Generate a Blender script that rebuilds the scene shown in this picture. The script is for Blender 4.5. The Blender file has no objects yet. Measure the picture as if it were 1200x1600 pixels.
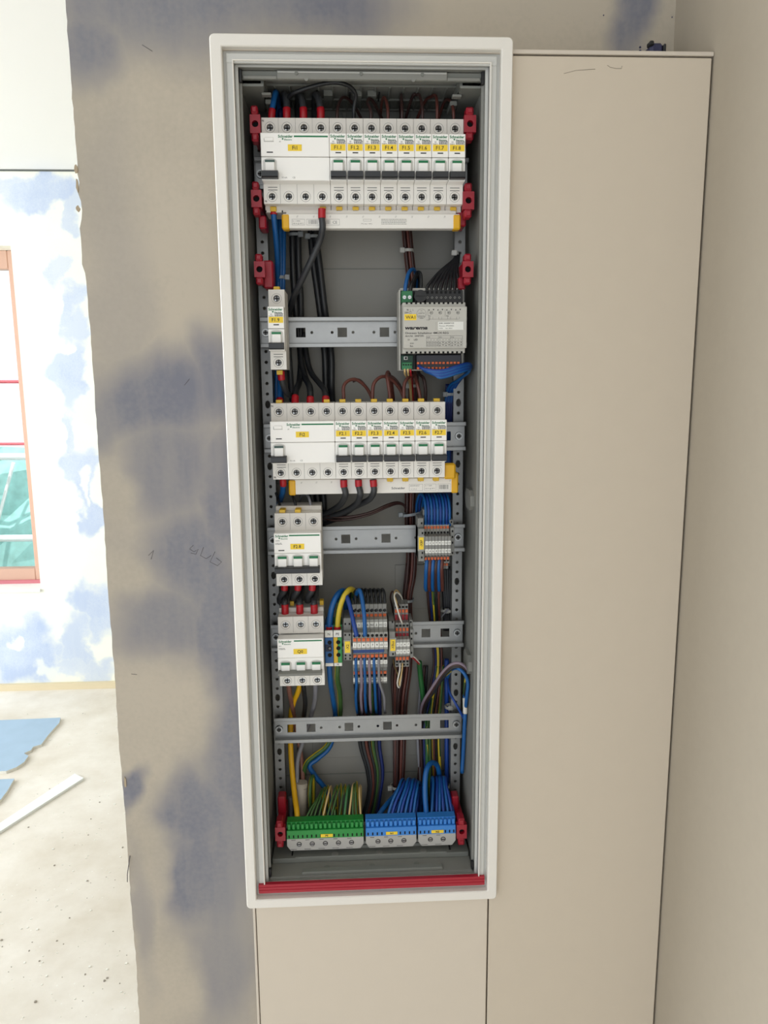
import bpy, bmesh, math, random
import numpy as np
from mathutils import Vector, Matrix
R_ = random.Random(7)
SC = bpy.context.scene
COL = SC.collection

# ------------------------------------------------------------ camera (1200x1600 frame)
FPX = 1185.4
PITCH, YAW, ROLL = -0.17224, 0.04735, -0.00804
CZ = 1.6
def _axes():
    cy, sy = math.cos(YAW), math.sin(YAW); cp, sp = math.cos(PITCH), math.sin(PITCH)
    fwd = Vector((sy*cp, cy*cp, sp)); right = Vector((cy, -sy, 0)); up = right.cross(fwd)
    cr, sr = math.cos(ROLL), math.sin(ROLL)
    return cr*right + sr*up, -sr*right + cr*up, fwd
AX, AU, AF = _axes()
cam = bpy.data.objects.new('camera', bpy.data.cameras.new('camera')); COL.objects.link(cam)
cam.data.sensor_fit = 'VERTICAL'; cam.data.sensor_height = 36.0; cam.data.lens = FPX/1600*36.0
cam.data.clip_start = 0.02; cam.data.clip_end = 200
m = Matrix((AX, AU, -AF)).transposed().to_4x4(); m.translation = Vector((0, 0, CZ))
cam.matrix_world = m
SC.camera = cam

# ------------------------------------------------------------ world, light, exposure
W = bpy.data.worlds.new('sky'); SC.world = W; W.use_nodes = True
wb = W.node_tree.nodes['Background']; wb.inputs[0].default_value = (0.90, 0.95, 1.0, 1); wb.inputs[1].default_value = 1.30
def area(name, loc, target, sx, sy, power, col=(1, 1, 1)):
    l = bpy.data.lights.new(name, 'AREA'); l.shape = 'RECTANGLE'; l.size = sx; l.size_y = sy
    l.energy = power; l.color = col
    o = bpy.data.objects.new(name, l); COL.objects.link(o); o.location = loc
    o.rotation_euler = (Vector(target)-Vector(loc)).to_track_quat('-Z', 'Y').to_euler(); return o
area('window_light_room', (0.6, -2.6, 1.7), (0.1, 0.9, 1.35), 2.2, 1.8, 13.5, (1.0, 0.98, 0.96))
area('far_room_fill', (-4.2, 1.9, 1.5), (-1.5, 3.2, 0.9), 2.0, 1.8, 108, (0.93, 0.97, 1.0))  # added fill lamp, no window built here; brightens the far room
scaffold_fill_sun = bpy.data.lights.new('scaffold_fill_sun', 'SUN'); scaffold_fill_sun.energy = 3.0; scaffold_fill_sun.angle = 0.01; scaffold_fill_sun.color = (1, .97, .92)  # lamp added to brighten the scaffold and netting outside
so = bpy.data.objects.new('scaffold_fill_sun', scaffold_fill_sun); COL.objects.link(so); so.location = (0, 0, 6)
so.rotation_euler = Vector((0.10, 0.34, -1.0)).to_track_quat('-Z', 'Y').to_euler()
SC.view_settings.view_transform = 'Standard'; SC.view_settings.look = 'None'
SC.view_settings.gamma = 1; SC.view_settings.use_curve_mapping = False
SC.view_settings.exposure = 0.0

# ------------------------------------------------------------ points from measured directions
def P(px, py, Y):
    d = AX*((px-600)/FPX) - AU*((py-800)/FPX) + AF
    t = Y/d.y
    return Vector((d.x*t, Y, CZ+d.z*t))
def PZ(px, py, Z):
    d = AX*((px-600)/FPX) - AU*((py-800)/FPX) + AF
    t = (Z-CZ)/d.z
    return Vector((d.x*t, d.y*t, Z))
def Zat(px, py, Y): return P(px, py, Y).z

# ------------------------------------------------------------ materials
def lin(c):
    c = c/255.0
    return c/12.92 if c <= 0.04045 else ((c+0.055)/1.055)**2.4
def L3(rgb): return (lin(rgb[0]), lin(rgb[1]), lin(rgb[2]), 1)
MATS = {}
def mat(name, rgb, rough=0.5, metal=0.0, bump=0.0, bscale=300.0, var=0.0, spec=0.5):
    if name in MATS: return MATS[name]
    mt = bpy.data.materials.new(name); mt.use_nodes = True
    nt = mt.node_tree; b = nt.nodes['Principled BSDF']
    b.inputs['Base Color'].default_value = L3(rgb); b.inputs['Roughness'].default_value = rough
    b.inputs['Metallic'].default_value = metal; b.inputs['Specular IOR Level'].default_value = spec
    tc = nt.nodes.new('ShaderNodeTexCoord')
    nz = nt.nodes.new('ShaderNodeTexNoise'); nz.inputs['Scale'].default_value = bscale; nz.inputs['Detail'].default_value = 4
    nt.links.new(tc.outputs['Object'], nz.inputs['Vector'])
    if bump > 0:
        bp = nt.nodes.new('ShaderNodeBump'); bp.inputs['Strength'].default_value = bump; bp.inputs['Distance'].default_value = 0.001
        nt.links.new(nz.outputs['Fac'], bp.inputs['Height']); nt.links.new(bp.outputs['Normal'], b.inputs['Normal'])
    if var > 0:
        mx = nt.nodes.new('ShaderNodeMix'); mx.data_type = 'RGBA'
        c = L3(rgb)
        mx.inputs['A'].default_value = tuple(v*(1-var) for v in c[:3])+(1,)
        mx.inputs['B'].default_value = tuple(min(1, v*(1+var)) for v in c[:3])+(1,)
        nt.links.new(nz.outputs['Fac'], mx.inputs['Factor']); nt.links.new(mx.outputs['Result'], b.inputs['Base Color'])
    MATS[name] = mt; return mt

white_pl = mat('white_plastic', (234, 231, 224), 0.42, var=0.02, bscale=60)
white_hi = mat('white_front_plastic', (244, 242, 237), 0.35)
shoulder = mat('white_shoulder_plastic', (216, 211, 203), 0.45)
enamel = mat('white_enamel', (228, 224, 216), 0.4, bump=0.05, bscale=900)
enamel2 = mat('grey_white_enamel', (200, 200, 195), 0.4)
boxgrey = mat('cabinet_grey_shaded', (132, 132, 126), 0.55, bump=0.05, bscale=500)  # wall plastic darkened in colour to imitate the shade inside the cabinet
boxgrey2 = mat('cabinet_tray_grey', (120, 122, 116), 0.55)
backgrey = mat('cabinet_back_shaded', (146, 144, 137), 0.6, var=0.04, bscale=9)  # shade at the back of the recess is put into this grey
black = mat('black_plastic', (24, 25, 27), 0.5)
blackrub = mat('black_insulation', (30, 32, 35), 0.42)
dgrey = mat('dark_grey_insulation', (52, 54, 57), 0.42)
hole_shade = mat('hole_shade_black', (10, 10, 11), 0.9)  # near-black stands in for the shade inside holes and slots
barblk = mat('toggle_black', (33, 35, 38), 0.4)
bargry = mat('toggle_grey', (120, 120, 114), 0.5)
green = mat('brand_green', (0, 112, 66), 0.45)
textgrey = mat('print_grey', (120, 120, 118), 0.6)
textdark = mat('print_dark', (38, 36, 38), 0.6)
yellow = mat('label_yellow', (240, 205, 50), 0.5)
clipyel = mat('clip_yellow', (215, 175, 40), 0.45)
capyel = mat('cap_yellow', (226, 172, 20), 0.45)
steel = mat('screw_steel', (170, 172, 172), 0.3, 1.0)
dsteel = mat('screw_dark_steel', (105, 104, 102), 0.35, 1.0)
zinc = mat('zinc_rail', (146, 147, 146), 0.36, 0.85, bump=0.08, bscale=120, var=0.06)
zinc2 = mat('zinc_strut', (138, 139, 138), 0.45, 0.7, bump=0.08, bscale=120, var=0.08)
red = mat('red_plastic', (152, 14, 36), 0.4)
redsl = mat('red_sleeve', (172, 18, 32), 0.35)
redstrip = mat('red_strip', (164, 24, 44), 0.45)
blue = mat('blue_insulation', (18, 88, 152), 0.4)
blue2 = mat('deep_blue_insulation', (20, 62, 140), 0.4)
navy = mat('navy_insulation', (20, 36, 96), 0.45)
brown = mat('brown_insulation', (92, 48, 40), 0.42)
dbrown = mat('dark_brown_insulation', (58, 36, 33), 0.45)
ygy = mat('earth_yellow', (208, 182, 48), 0.45)
ygg = mat('earth_green', (58, 92, 44), 0.45)
tan = mat('tan_insulation', (206, 176, 120), 0.5)
grey_w = mat('grey_insulation', (128, 128, 134), 0.45)
lilac = mat('lilac_insulation', (134, 120, 132), 0.45)
white_w = mat('white_insulation', (214, 210, 200), 0.5)
green_w = mat('green_sheath', (32, 92, 44), 0.45)
conduit = mat('beige_conduit', (176, 168, 154), 0.55)
tgrey = mat('terminal_grey', (128, 128, 124), 0.5)
tgrey2 = mat('terminal_light_grey', (150, 150, 144), 0.5)
torange = mat('terminal_orange', (206, 96, 46), 0.45)
tred = mat('terminal_red', (150, 20, 34), 0.45)
tblue = mat('terminal_blue', (30, 90, 150), 0.45)
tgreen = mat('terminal_green', (44, 140, 70), 0.45)
tag_w = mat('marker_white', (226, 226, 220), 0.5)
actgrey = mat('actuator_grey', (186, 184, 176), 0.5)
pcbgreen = mat('pcb_green', (38, 112, 70), 0.5)
barblue = mat('neutral_bar_blue', (52, 128, 206), 0.42)
bargreen = mat('earth_bar_green', (34, 138, 58), 0.42)
bargrey = mat('bar_grey', (176, 174, 168), 0.5)
tie = mat('cable_tie_grey', (140, 145, 148), 0.4)
tie_w = mat('cable_tie_clear', (176, 176, 170), 0.4)
panel_m = mat('beige_board', (203, 191, 173), 0.5, bump=0.03, bscale=40, var=0.02)
edge_m = mat('beige_edge', (206, 196, 182), 0.5)

# ------------------------------------------------------------ mesh helper
class MB:
    def __init__(s): s.bm = bmesh.new(); s.m = []
    def mi(s, mt):
        if mt not in s.m: s.m.append(mt)
        return s.m.index(mt)
    def box(s, x0, x1, y0, y1, z0, z1, mt, ch=0.0, seg=1):
        i = s.mi(mt)
        vs = [s.bm.verts.new((x, y, z)) for x in (x0, x1) for y in (y0, y1) for z in (z0, z1)]
        q = [(0, 1, 3, 2), (4, 6, 7, 5), (0, 4, 5, 1), (2, 3, 7, 6), (0, 2, 6, 4), (1, 5, 7, 3)]
        fs = [s.bm.faces.new([vs[k] for k in f]) for f in q]
        for f in fs: f.material_index = i
        if ch > 0:
            ed = list({e for f in fs for e in f.edges})
            r = bmesh.ops.bevel(s.bm, geom=ed, offset=ch, segments=seg, affect='EDGES', profile=0.5)
            for f in r['faces']: f.material_index = i
        return s
    def prism(s, poly, axis, a0, a1, mt):
        # poly in the two other axes (order x,y,z without axis)
        i = s.mi(mt)
        def mk(p, a):
            return {'x': (a, p[0], p[1]), 'y': (p[0], a, p[1]), 'z': (p[0], p[1], a)}[axis]
        A = [s.bm.verts.new(mk(p, a0)) for p in poly]; B = [s.bm.verts.new(mk(p, a1)) for p in poly]
        n = len(poly)
        fs = [s.bm.faces.new(A), s.bm.faces.new(B[::-1])]
        for k in range(n): fs.append(s.bm.faces.new((A[k], B[k], B[(k+1) % n], A[(k+1) % n])))
        for f in fs: f.material_index = i
        return s
    def cyl(s, c, r, axis, h, mt, seg=16, r2=None, smooth=True):
        i = s.mi(mt); r2 = r if r2 is None else r2
        def pt(a, rr, t):
            u, v = rr*math.cos(a), rr*math.sin(a)
            o = {'x': (t, u, v), 'y': (u, t, v), 'z': (u, v, t)}[axis]
            return (c[0]+o[0], c[1]+o[1], c[2]+o[2])
        A = [s.bm.verts.new(pt(2*math.pi*k/seg, r, 0)) for k in range(seg)]
        B = [s.bm.verts.new(pt(2*math.pi*k/seg, r2, h)) for k in range(seg)]
        s.bm.faces.new(A).material_index = i; s.bm.faces.new(B[::-1]).material_index = i
        for k in range(seg):
            f = s.bm.faces.new((A[k], B[k], B[(k+1) % seg], A[(k+1) % seg])); f.material_index = i; f.smooth = smooth
        return s
    def ring(s, c, r0, r1, y, h, mt, seg=18):
        # flat ring facing -y, from r0 to r1, front at y, thickness h
        i = s.mi(mt)
        def circ(r, yy): return [s.bm.verts.new((c[0]+r*math.cos(2*math.pi*k/seg), yy, c[1]+r*math.sin(2*math.pi*k/seg))) for k in range(seg)]
        a, b, d, e = circ(r0, y), circ(r1, y), circ(r1, y+h), circ(r0, y+h)
        for p, q in ((a, b), (b, d), (d, e), (e, a)):
            for k in range(seg):
                f = s.bm.faces.new((p[k], q[k], q[(k+1) % seg], p[(k+1) % seg])); f.material_index = i
        return s
    def holed(s, x0, x1, z0, z1, yf, yb, holes, mt, wall=True, seg=16):
        """plate facing -y between yf and yb; holes: (cx, cz, rx, rz, kind) sorted by x (or z), one per cell"""
        i = s.mi(mt)
        horiz = (x1-x0) >= (z1-z0)
        holes = sorted(holes, key=lambda h: h[0] if horiz else h[1])
        cuts = [x0 if horiz else z0]
        for a, b in zip(holes[:-1], holes[1:]):
            cuts.append(((a[0]+a[2])+(b[0]-b[2]))/2 if horiz else ((a[1]+a[3])+(b[1]-b[3]))/2)
        cuts.append(x1 if horiz else z1)
        if not holes: s.box(x0, x1, yf, yb, z0, z1, mt); return s
        for k, h in enumerate(holes):
            cx0, cx1, cz0, cz1 = (cuts[k], cuts[k+1], z0, z1) if horiz else (x0, x1, cuts[k], cuts[k+1])
            n = seg if h[4] == 'c' else (8 if h[4] == 'o' else 4)
            inn, out = [], []
            for j in range(n):
                a = math.pi/4 + 2*math.pi*j/n
                ca, sa = math.cos(a), math.sin(a)
                mxx = max(abs(ca), abs(sa))
                qx, qz = ca/mxx, sa/mxx
                if h[4] == 'r': inn.append((h[0]+h[2]*qx, h[1]+h[3]*qz))
                else: inn.append((h[0]+h[2]*ca, h[1]+h[3]*sa))
                out.append((cx0+(cx1-cx0)*(qx+1)/2, cz0+(cz1-cz0)*(qz+1)/2))
            for yy in (yf, yb):
                I = [s.bm.verts.new((p[0], yy, p[1])) for p in inn]; O = [s.bm.verts.new((p[0], yy, p[1])) for p in out]
                for j in range(n):
                    f = s.bm.faces.new((I[j], I[(j+1) % n], O[(j+1) % n], O[j])); f.material_index = i
                if yy == yf: I0, O0 = I, O
            for j in range(n):
                f = s.bm.faces.new((I0[j], I[j], I[(j+1) % n], I0[(j+1) % n])); f.material_index = i
                f = s.bm.faces.new((O0[j], O0[(j+1) % n], O[(j+1) % n], O[j])); f.material_index = i
        return s
    def tube(s, pts, r, mt, seg=8, mt2=None, twist=0.0, cap=True):
        i = s.mi(mt); i2 = s.mi(mt2) if mt2 else i
        pts = [Vector(p) for p in pts]
        n = len(pts); rings = []
        t0 = (pts[1]-pts[0]).normalized()
        nrm = t0.orthogonal().normalized()
        for k in range(n):
            t = (pts[min(k+1, n-1)]-pts[max(k-1, 0)]).normalized()
            nrm = (nrm - t*nrm.dot(t)).normalized()
            bi = t.cross(nrm)
            rr = r[k] if isinstance(r, (list, tuple)) else r
            rings.append([s.bm.verts.new(pts[k]+(nrm*math.cos(2*math.pi*j/seg)+bi*math.sin(2*math.pi*j/seg))*rr) for j in range(seg)])
        for k in range(n-1):
            for j in range(seg):
                f = s.bm.faces.new((rings[k][j], rings[k][(j+1) % seg], rings[k+1][(j+1) % seg], rings[k+1][j]))
                f.smooth = True
                f.material_index = i if (not mt2 or ((j + int(k*twist)) % seg) < seg*0.5) else i2
        if cap:
            s.bm.faces.new(rings[0]).material_index = i; s.bm.faces.new(rings[-1][::-1]).material_index = i
        return s
    def text(s, txt, x, y, z, size, mt, align='CENTER', bold=0.0, shear=0.0, rot=0.0, width=None):
        """lettering facing -y; z is the middle of the letters, size = letter height"""
        i = s.mi(mt)
        vs, fs, bb = text_mesh(txt, bold, shear)
        w = bb[1]-bb[0]; sc = size/0.70; sx = sc if width is None else width/w
        ox = {'CENTER': -(bb[0]+bb[1])/2, 'LEFT': -bb[0], 'RIGHT': -bb[1]}[align]
        cr, sr = math.cos(rot), math.sin(rot)
        V = []
        for p in vs:
            u, v = (p[0]+ox)*sx, (p[1]-0.35)*sc
            V.append(s.bm.verts.new((x+u*cr-v*sr, y, z+u*sr+v*cr)))
        for f in fs:
            try: s.bm.faces.new([V[k] for k in f]).material_index = i
            except ValueError: pass
        return s
    def bars(s, items, y, mt, t=0.00006):
        for (x0, x1, z0, z1) in items: s.box(x0, x1, y-t, y, z0, z1, mt)
        return s
    def mesh(s, name):
        me = bpy.data.meshes.new(name)
        bmesh.ops.recalc_face_normals(s.bm, faces=s.bm.faces)
        s.bm.to_mesh(me); s.bm.free()
        for mt in s.m: me.materials.append(mt)
        return me
_TC = {}
def text_mesh(txt, bold, shear):
    k = (txt, bold, shear)
    if k in _TC: return _TC[k]
    c = bpy.data.curves.new('lettering', 'FONT'); c.body = txt; c.size = 1.0; c.offset = bold; c.shear = shear
    c.resolution_u = 2
    o = bpy.data.objects.new('lettering', c); COL.objects.link(o)
    dg = bpy.context.evaluated_depsgraph_get(); dg.update()
    me = bpy.data.meshes.new_from_object(o.evaluated_get(dg))
    vs = [tuple(v.co) for v in me.vertices]; fs = [tuple(p.vertices) for p in me.polygons]
    xs = [v[0] for v in vs] or [0, 1]
    _TC[k] = (vs, fs, (min(xs), max(xs)))
    bpy.data.meshes.remove(me); bpy.data.objects.remove(o); bpy.data.curves.remove(c)
    return _TC[k]

_MC = {}
def part(name, fn, parent=None, key=None, loc=(0, 0, 0), label=None):
    """links one mesh object; fn(mb) fills the mesh; key shares the mesh data"""
    if key is not None and key in _MC: me = _MC[key]
    else:
        mb = MB(); fn(mb); me = mb.mesh(name)
        if key is not None: _MC[key] = me
    o = bpy.data.objects.new(name, me); COL.objects.link(o); o.location = loc
    if parent is not None: o.parent = parent
    if label: o['label'] = label
    return o
def tag(o, label, cat, group=None, kind=None):
    o['label'] = label
    if cat: o['category'] = cat
    if group: o['group'] = group
    if kind: o['kind'] = kind
    return o
def thing(name, label, cat, loc=(0, 0, 0), group=None):
    o = bpy.data.objects.new(name, None); COL.objects.link(o); o.location = loc; o.empty_display_size = 0.02
    return tag(o, label, cat, group)
def struct(name, fn, label=None):
    o = part(name, fn); o['kind'] = 'structure'
    if label: o['label'] = label
    return o

# ------------------------------------------------------------ patchy plaster material
def patchy(name, base, base2, paper, paper2, blobs, cuts, jitter=0.05, streak=1.0, rough=0.8, lo=.3, hi=1.35):
    mt = bpy.data.materials.new(name); mt.use_nodes = True
    nt = mt.node_tree; N = nt.nodes; K = nt.links; b = N['Principled BSDF']; b.inputs['Roughness'].default_value = rough
    tc = N.new('ShaderNodeTexCoord')
    nz = N.new('ShaderNodeTexNoise'); nz.inputs['Scale'].default_value = 7; nz.inputs['Detail'].default_value = 5
    K.new(tc.outputs['Object'], nz.inputs['Vector'])
    sub = N.new('ShaderNodeVectorMath'); sub.operation = 'SUBTRACT'; sub.inputs[1].default_value = (.5, .5, .5); K.new(nz.outputs['Color'], sub.inputs[0])
    scl = N.new('ShaderNodeVectorMath'); scl.operation = 'SCALE'; scl.inputs['Scale'].default_value = jitter*2; K.new(sub.outputs[0], scl.inputs[0])
    add = N.new('ShaderNodeVectorMath'); K.new(tc.outputs['Object'], add.inputs[0]); K.new(scl.outputs[0], add.inputs[1])
    def field(bl):
        prev = None
        for (cx, cz, rx, rz, v) in bl:
            s1 = N.new('ShaderNodeVectorMath'); s1.operation = 'SUBTRACT'; K.new(add.outputs[0], s1.inputs[0]); s1.inputs[1].default_value = (cx, 0, cz)
            m1 = N.new('ShaderNodeVectorMath'); m1.operation = 'MULTIPLY'; K.new(s1.outputs[0], m1.inputs[0]); m1.inputs[1].default_value = (1/rx, 0, 1/rz)
            ln = N.new('ShaderNodeVectorMath'); ln.operation = 'LENGTH'; K.new(m1.outputs[0], ln.inputs[0])
            mr = N.new('ShaderNodeMapRange'); mr.interpolation_type = 'SMOOTHSTEP'; K.new(ln.outputs['Value'], mr.inputs[0])
            mr.inputs[1].default_value = lo; mr.inputs[2].default_value = hi; mr.inputs[3].default_value = v; mr.inputs[4].default_value = 0
            if prev is None: prev = mr.outputs[0]
            else:
                mx = N.new('ShaderNodeMath'); mx.operation = 'MAXIMUM'; K.new(prev, mx.inputs[0]); K.new(mr.outputs[0], mx.inputs[1]); prev = mx.outputs[0]
        return prev
    f = field(blobs)
    if cuts:
        g = field(cuts); inv = N.new('ShaderNodeMath'); inv.operation = 'SUBTRACT'; inv.inputs[0].default_value = 1; K.new(g, inv.inputs[1])
        mu = N.new('ShaderNodeMath'); mu.operation = 'MULTIPLY'; K.new(f, mu.inputs[0]); K.new(inv.outputs[0], mu.inputs[1]); f = mu.outputs[0]
    # brushed streaks
    mp = N.new('ShaderNodeMapping'); mp.inputs['Scale'].default_value = (60, 60, 9); K.new(tc.outputs['Object'], mp.inputs[0])
    st = N.new('ShaderNodeTexNoise'); st.inputs['Scale'].default_value = 1; st.inputs['Detail'].default_value = 6; K.new(mp.outputs[0], st.inputs['Vector'])
    sm = N.new('ShaderNodeMath'); sm.operation = 'MULTIPLY_ADD'; K.new(st.outputs['Fac'], sm.inputs[0]); sm.inputs[1].default_value = 0.35*streak; sm.inputs[2].default_value = 1-0.175*streak
    mm = N.new('ShaderNodeMath'); mm.operation = 'MULTIPLY'; mm.use_clamp = True; K.new(f, mm.inputs[0]); K.new(sm.outputs[0], mm.inputs[1])
    n2 = N.new('ShaderNodeTexNoise'); n2.inputs['Scale'].default_value = 4.5; n2.inputs['Detail'].default_value = 3; K.new(tc.outputs['Object'], n2.inputs['Vector'])
    n4 = N.new('ShaderNodeTexNoise'); n4.inputs['Scale'].default_value = 160; n4.inputs['Detail'].default_value = 6; K.new(tc.outputs['Object'], n4.inputs['Vector'])
    am = N.new('ShaderNodeMath'); am.operation = 'MULTIPLY_ADD'; K.new(n4.outputs['Fac'], am.inputs[0]); am.inputs[1].default_value = .35; K.new(n2.outputs['Fac'], am.inputs[2])
    r2 = N.new('ShaderNodeMapRange'); K.new(am.outputs[0], r2.inputs[0]); r2.inputs[1].default_value = .57; r2.inputs[2].default_value = .80
    def mix(a, c, fac):
        x = N.new('ShaderNodeMix'); x.data_type = 'RGBA'; x.inputs['A'].default_value = L3(a); x.inputs['B'].default_value = L3(c); K.new(fac, x.inputs['Factor']); return x
    A = mix(base, base2, r2.outputs[0]); B = mix(paper, paper2, r2.outputs[0])
    x = N.new('ShaderNodeMix'); x.data_type = 'RGBA'; K.new(mm.outputs[0], x.inputs['Factor']); K.new(A.outputs['Result'], x.inputs['A']); K.new(B.outputs['Result'], x.inputs['B'])
    K.new(x.outputs['Result'], b.inputs['Base Color'])
    n3 = N.new('ShaderNodeTexNoise'); n3.inputs['Scale'].default_value = 250; n3.inputs['Detail'].default_value = 5; K.new(tc.outputs['Object'], n3.inputs['Vector'])
    bp = N.new('ShaderNodeBump'); bp.inputs['Strength'].default_value = 0.12; bp.inputs['Distance'].default_value = 0.001; K.new(n3.outputs['Fac'], bp.inputs['Height']); K.new(bp.outputs['Normal'], b.inputs['Normal'])
    return mt
def bl(Y, lst):
    out = []
    for (cx, cy, rx, ry, v) in lst:
        c = P(cx, cy, Y); e = P(cx+rx, cy, Y); u = P(cx, cy-ry, Y)
        out.append((c.x, c.z, abs(e.x-c.x), abs(u.z-c.z), v))
    return out

YF, YP, YW = 0.825, 0.833, 0.9386      # frame front, board front, drywall face
YR, YWEB, YS, YB = 0.917, 0.9235, 0.930, 0.972   # rail lips, rail web, strut, cabinet back
XR = 0.384
FX0, FX1, FZ0, FZ1 = -0.1300, 0.1732, 0.9736, 1.9387      # frame outer
LX0, LX1, LZ0, LZ1 = -0.1078, 0.1510, 0.9970, 1.9156      # lip opening
IX0, IX1, IZ0, IZ1 = -0.1045, 0.1475, 1.0000, 1.9130      # inner walls

# ============================================================ SETTING
wall_paint = patchy('patchy_drywall', (184, 174, 158), (174, 165, 150), (118, 119, 130), (134, 133, 137),
    bl(YW, [(260, 0, 240, 105, 1), (470, 0, 170, 95, 1), (120, 70, 70, 70, .9), (980, 25, 34, 90, 1),
            (240, 610, 115, 85, 1), (330, 590, 60, 90, .9), (165, 650, 60, 70, .8), (280, 720, 80, 120, .8), (345, 760, 40, 150, .9), (240, 560, 130, 40, .4),
            (310, 880, 85, 130, .95), (345, 980, 60, 160, 1), (260, 985, 110, 70, .85), (205, 960, 45, 40, .6), (370, 1180, 60, 260, 1), (335, 1330, 70, 200, .9),
            (305, 1265, 60, 100, 1), (300, 1370, 60, 110, 1), (210, 1235, 20, 45, 1), (345, 1500, 80, 150, .7), (225, 1430, 22, 140, .45), (190, 560, 60, 400, .25)]),
    bl(YW, [(195, 770, 40, 60, .8), (205, 900, 35, 55, .7), (245, 1105, 75, 90, .9), (240, 1190, 30, 60, .6), (242, 1335, 30, 90, .7), (275, 1540, 45, 60, .9)]),
    jitter=0.055, streak=1.5)
def f_wall(mb):
    # slab with the recess for the cabinet; left end is a ragged torn edge
    x0, x1, z0, z1 = -0.303, XR, 0.0, 2.594
    n = 260; rr = random.Random(3); A = []; i = mb.mi(wall_paint)
    for k in range(n+1):
        z = z1*k/n; dx = 0.0006*rr.uniform(-1, 1) + 0.0004*math.sin(z*9) + 0.0004*math.sin(z*31+1)
        if 1.73 < z < 1.84: dx += rr.uniform(-0.004, 0.001)
        A.append((x0+dx, z))
    fr = [mb.bm.verts.new((x, YW, z)) for x, z in A]; bk = [mb.bm.verts.new((x, YW+0.10, z)) for x, z in A]
    xi = x0+0.02
    fi = [mb.bm.verts.new((xi, YW, z)) for x, z in A]
    for k in range(n):
        for q in ((fr[k], fi[k], fi[k+1], fr[k+1]), (fr[k], fr[k+1], bk[k+1], bk[k])):
            mb.bm.faces.new(q).material_index = i
    Y1 = YW+0.10
    hx0, hx1, hz0, hz1 = -0.1215, 0.166, 0.985, 1.925
    mb.box(xi, hx0, YW, Y1, z0, z1, wall_paint); mb.box(hx1, x1, YW, Y1, z0, z1, wall_paint)
    mb.box(hx0, hx1, YW, Y1, z0, hz0, wall_paint); mb.box(hx0, hx1, YW, Y1, hz1, z1, wall_paint)
wall_back = struct('wall_back', f_wall, 'patchy beige and blue grey skimmed drywall around the cabinet')
paper_m = mat('torn_paper', (172, 156, 132), 0.9)
for k, (px, py, w, h) in enumerate([(119, 264, 5, 14), (121, 290, 4, 20), (122, 326, 6, 9), (196, 1222, 4, 22)]):
    def f_p(mb, w=w, h=h, k=k):
        rr = random.Random(k); s = 0.00045; i = mb.mi(paper_m)
        pts = [(math.cos(a)*w*s*rr.uniform(.6, 1), math.sin(a)*h*s*rr.uniform(.6, 1)) for a in [j*math.pi/4.5 for j in range(9)]]
        mb.prism(pts, 'y', -0.0012, 0.0004, paper_m)
    o = part('torn_paper', f_p, wall_back); o.location = P(px, py, YW)
pencil = mat('pencil', (92, 88, 92), 0.9)
def f_pen(mb):
    for st in ([(302, 852), (296, 858), (303, 862), (310, 858), (306, 866), (298, 864)], [(318, 855), (313, 868), (322, 873), (330, 868)], [(336, 862), (328, 878), (340, 884), (346, 878), (338, 872)],
               [(232, 868), (240, 860), (236, 874)], [(205, 1053), (214, 1054)], [(222, 70), (238, 80)], [(288, 602), (296, 592)]):
        mb.tube([P(x, y, YW-0.0002) for x, y in st], 0.0003, pencil, seg=4)
part('pencil_mark', f_pen, wall_back)
def f_curl(mb): mb.tube([P(203, 1337, YW-.001), P(201, 1352, YW-.006), P(199, 1366, YW-.004), P(199, 1378, YW-.002)], 0.0006, pencil, seg=5)
part('loose_thread', f_curl, wall_back)

rw = mat('right_wall_plaster', (170, 160, 144), 0.75, bump=0.08, bscale=90, var=0.03)
struct('wall_right', lambda mb: mb.box(XR, XR+0.1, -1.2, 0.9386, 0, 2.594, rw), 'plain beige plastered side wall')
struct('wall_partition', lambda mb: mb.box(XR, XR+0.1, 1.0386, 3.89, 0, 2.594, rw)).name = 'wall_far_right'
ceil_m = mat('ceiling_white', (240, 240, 238), 0.8)
struct('ceiling', lambda mb: mb.box(-5, XR+.1, -1.2, 4.1, 2.594, 2.694, ceil_m), 'plain white ceiling')
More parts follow.
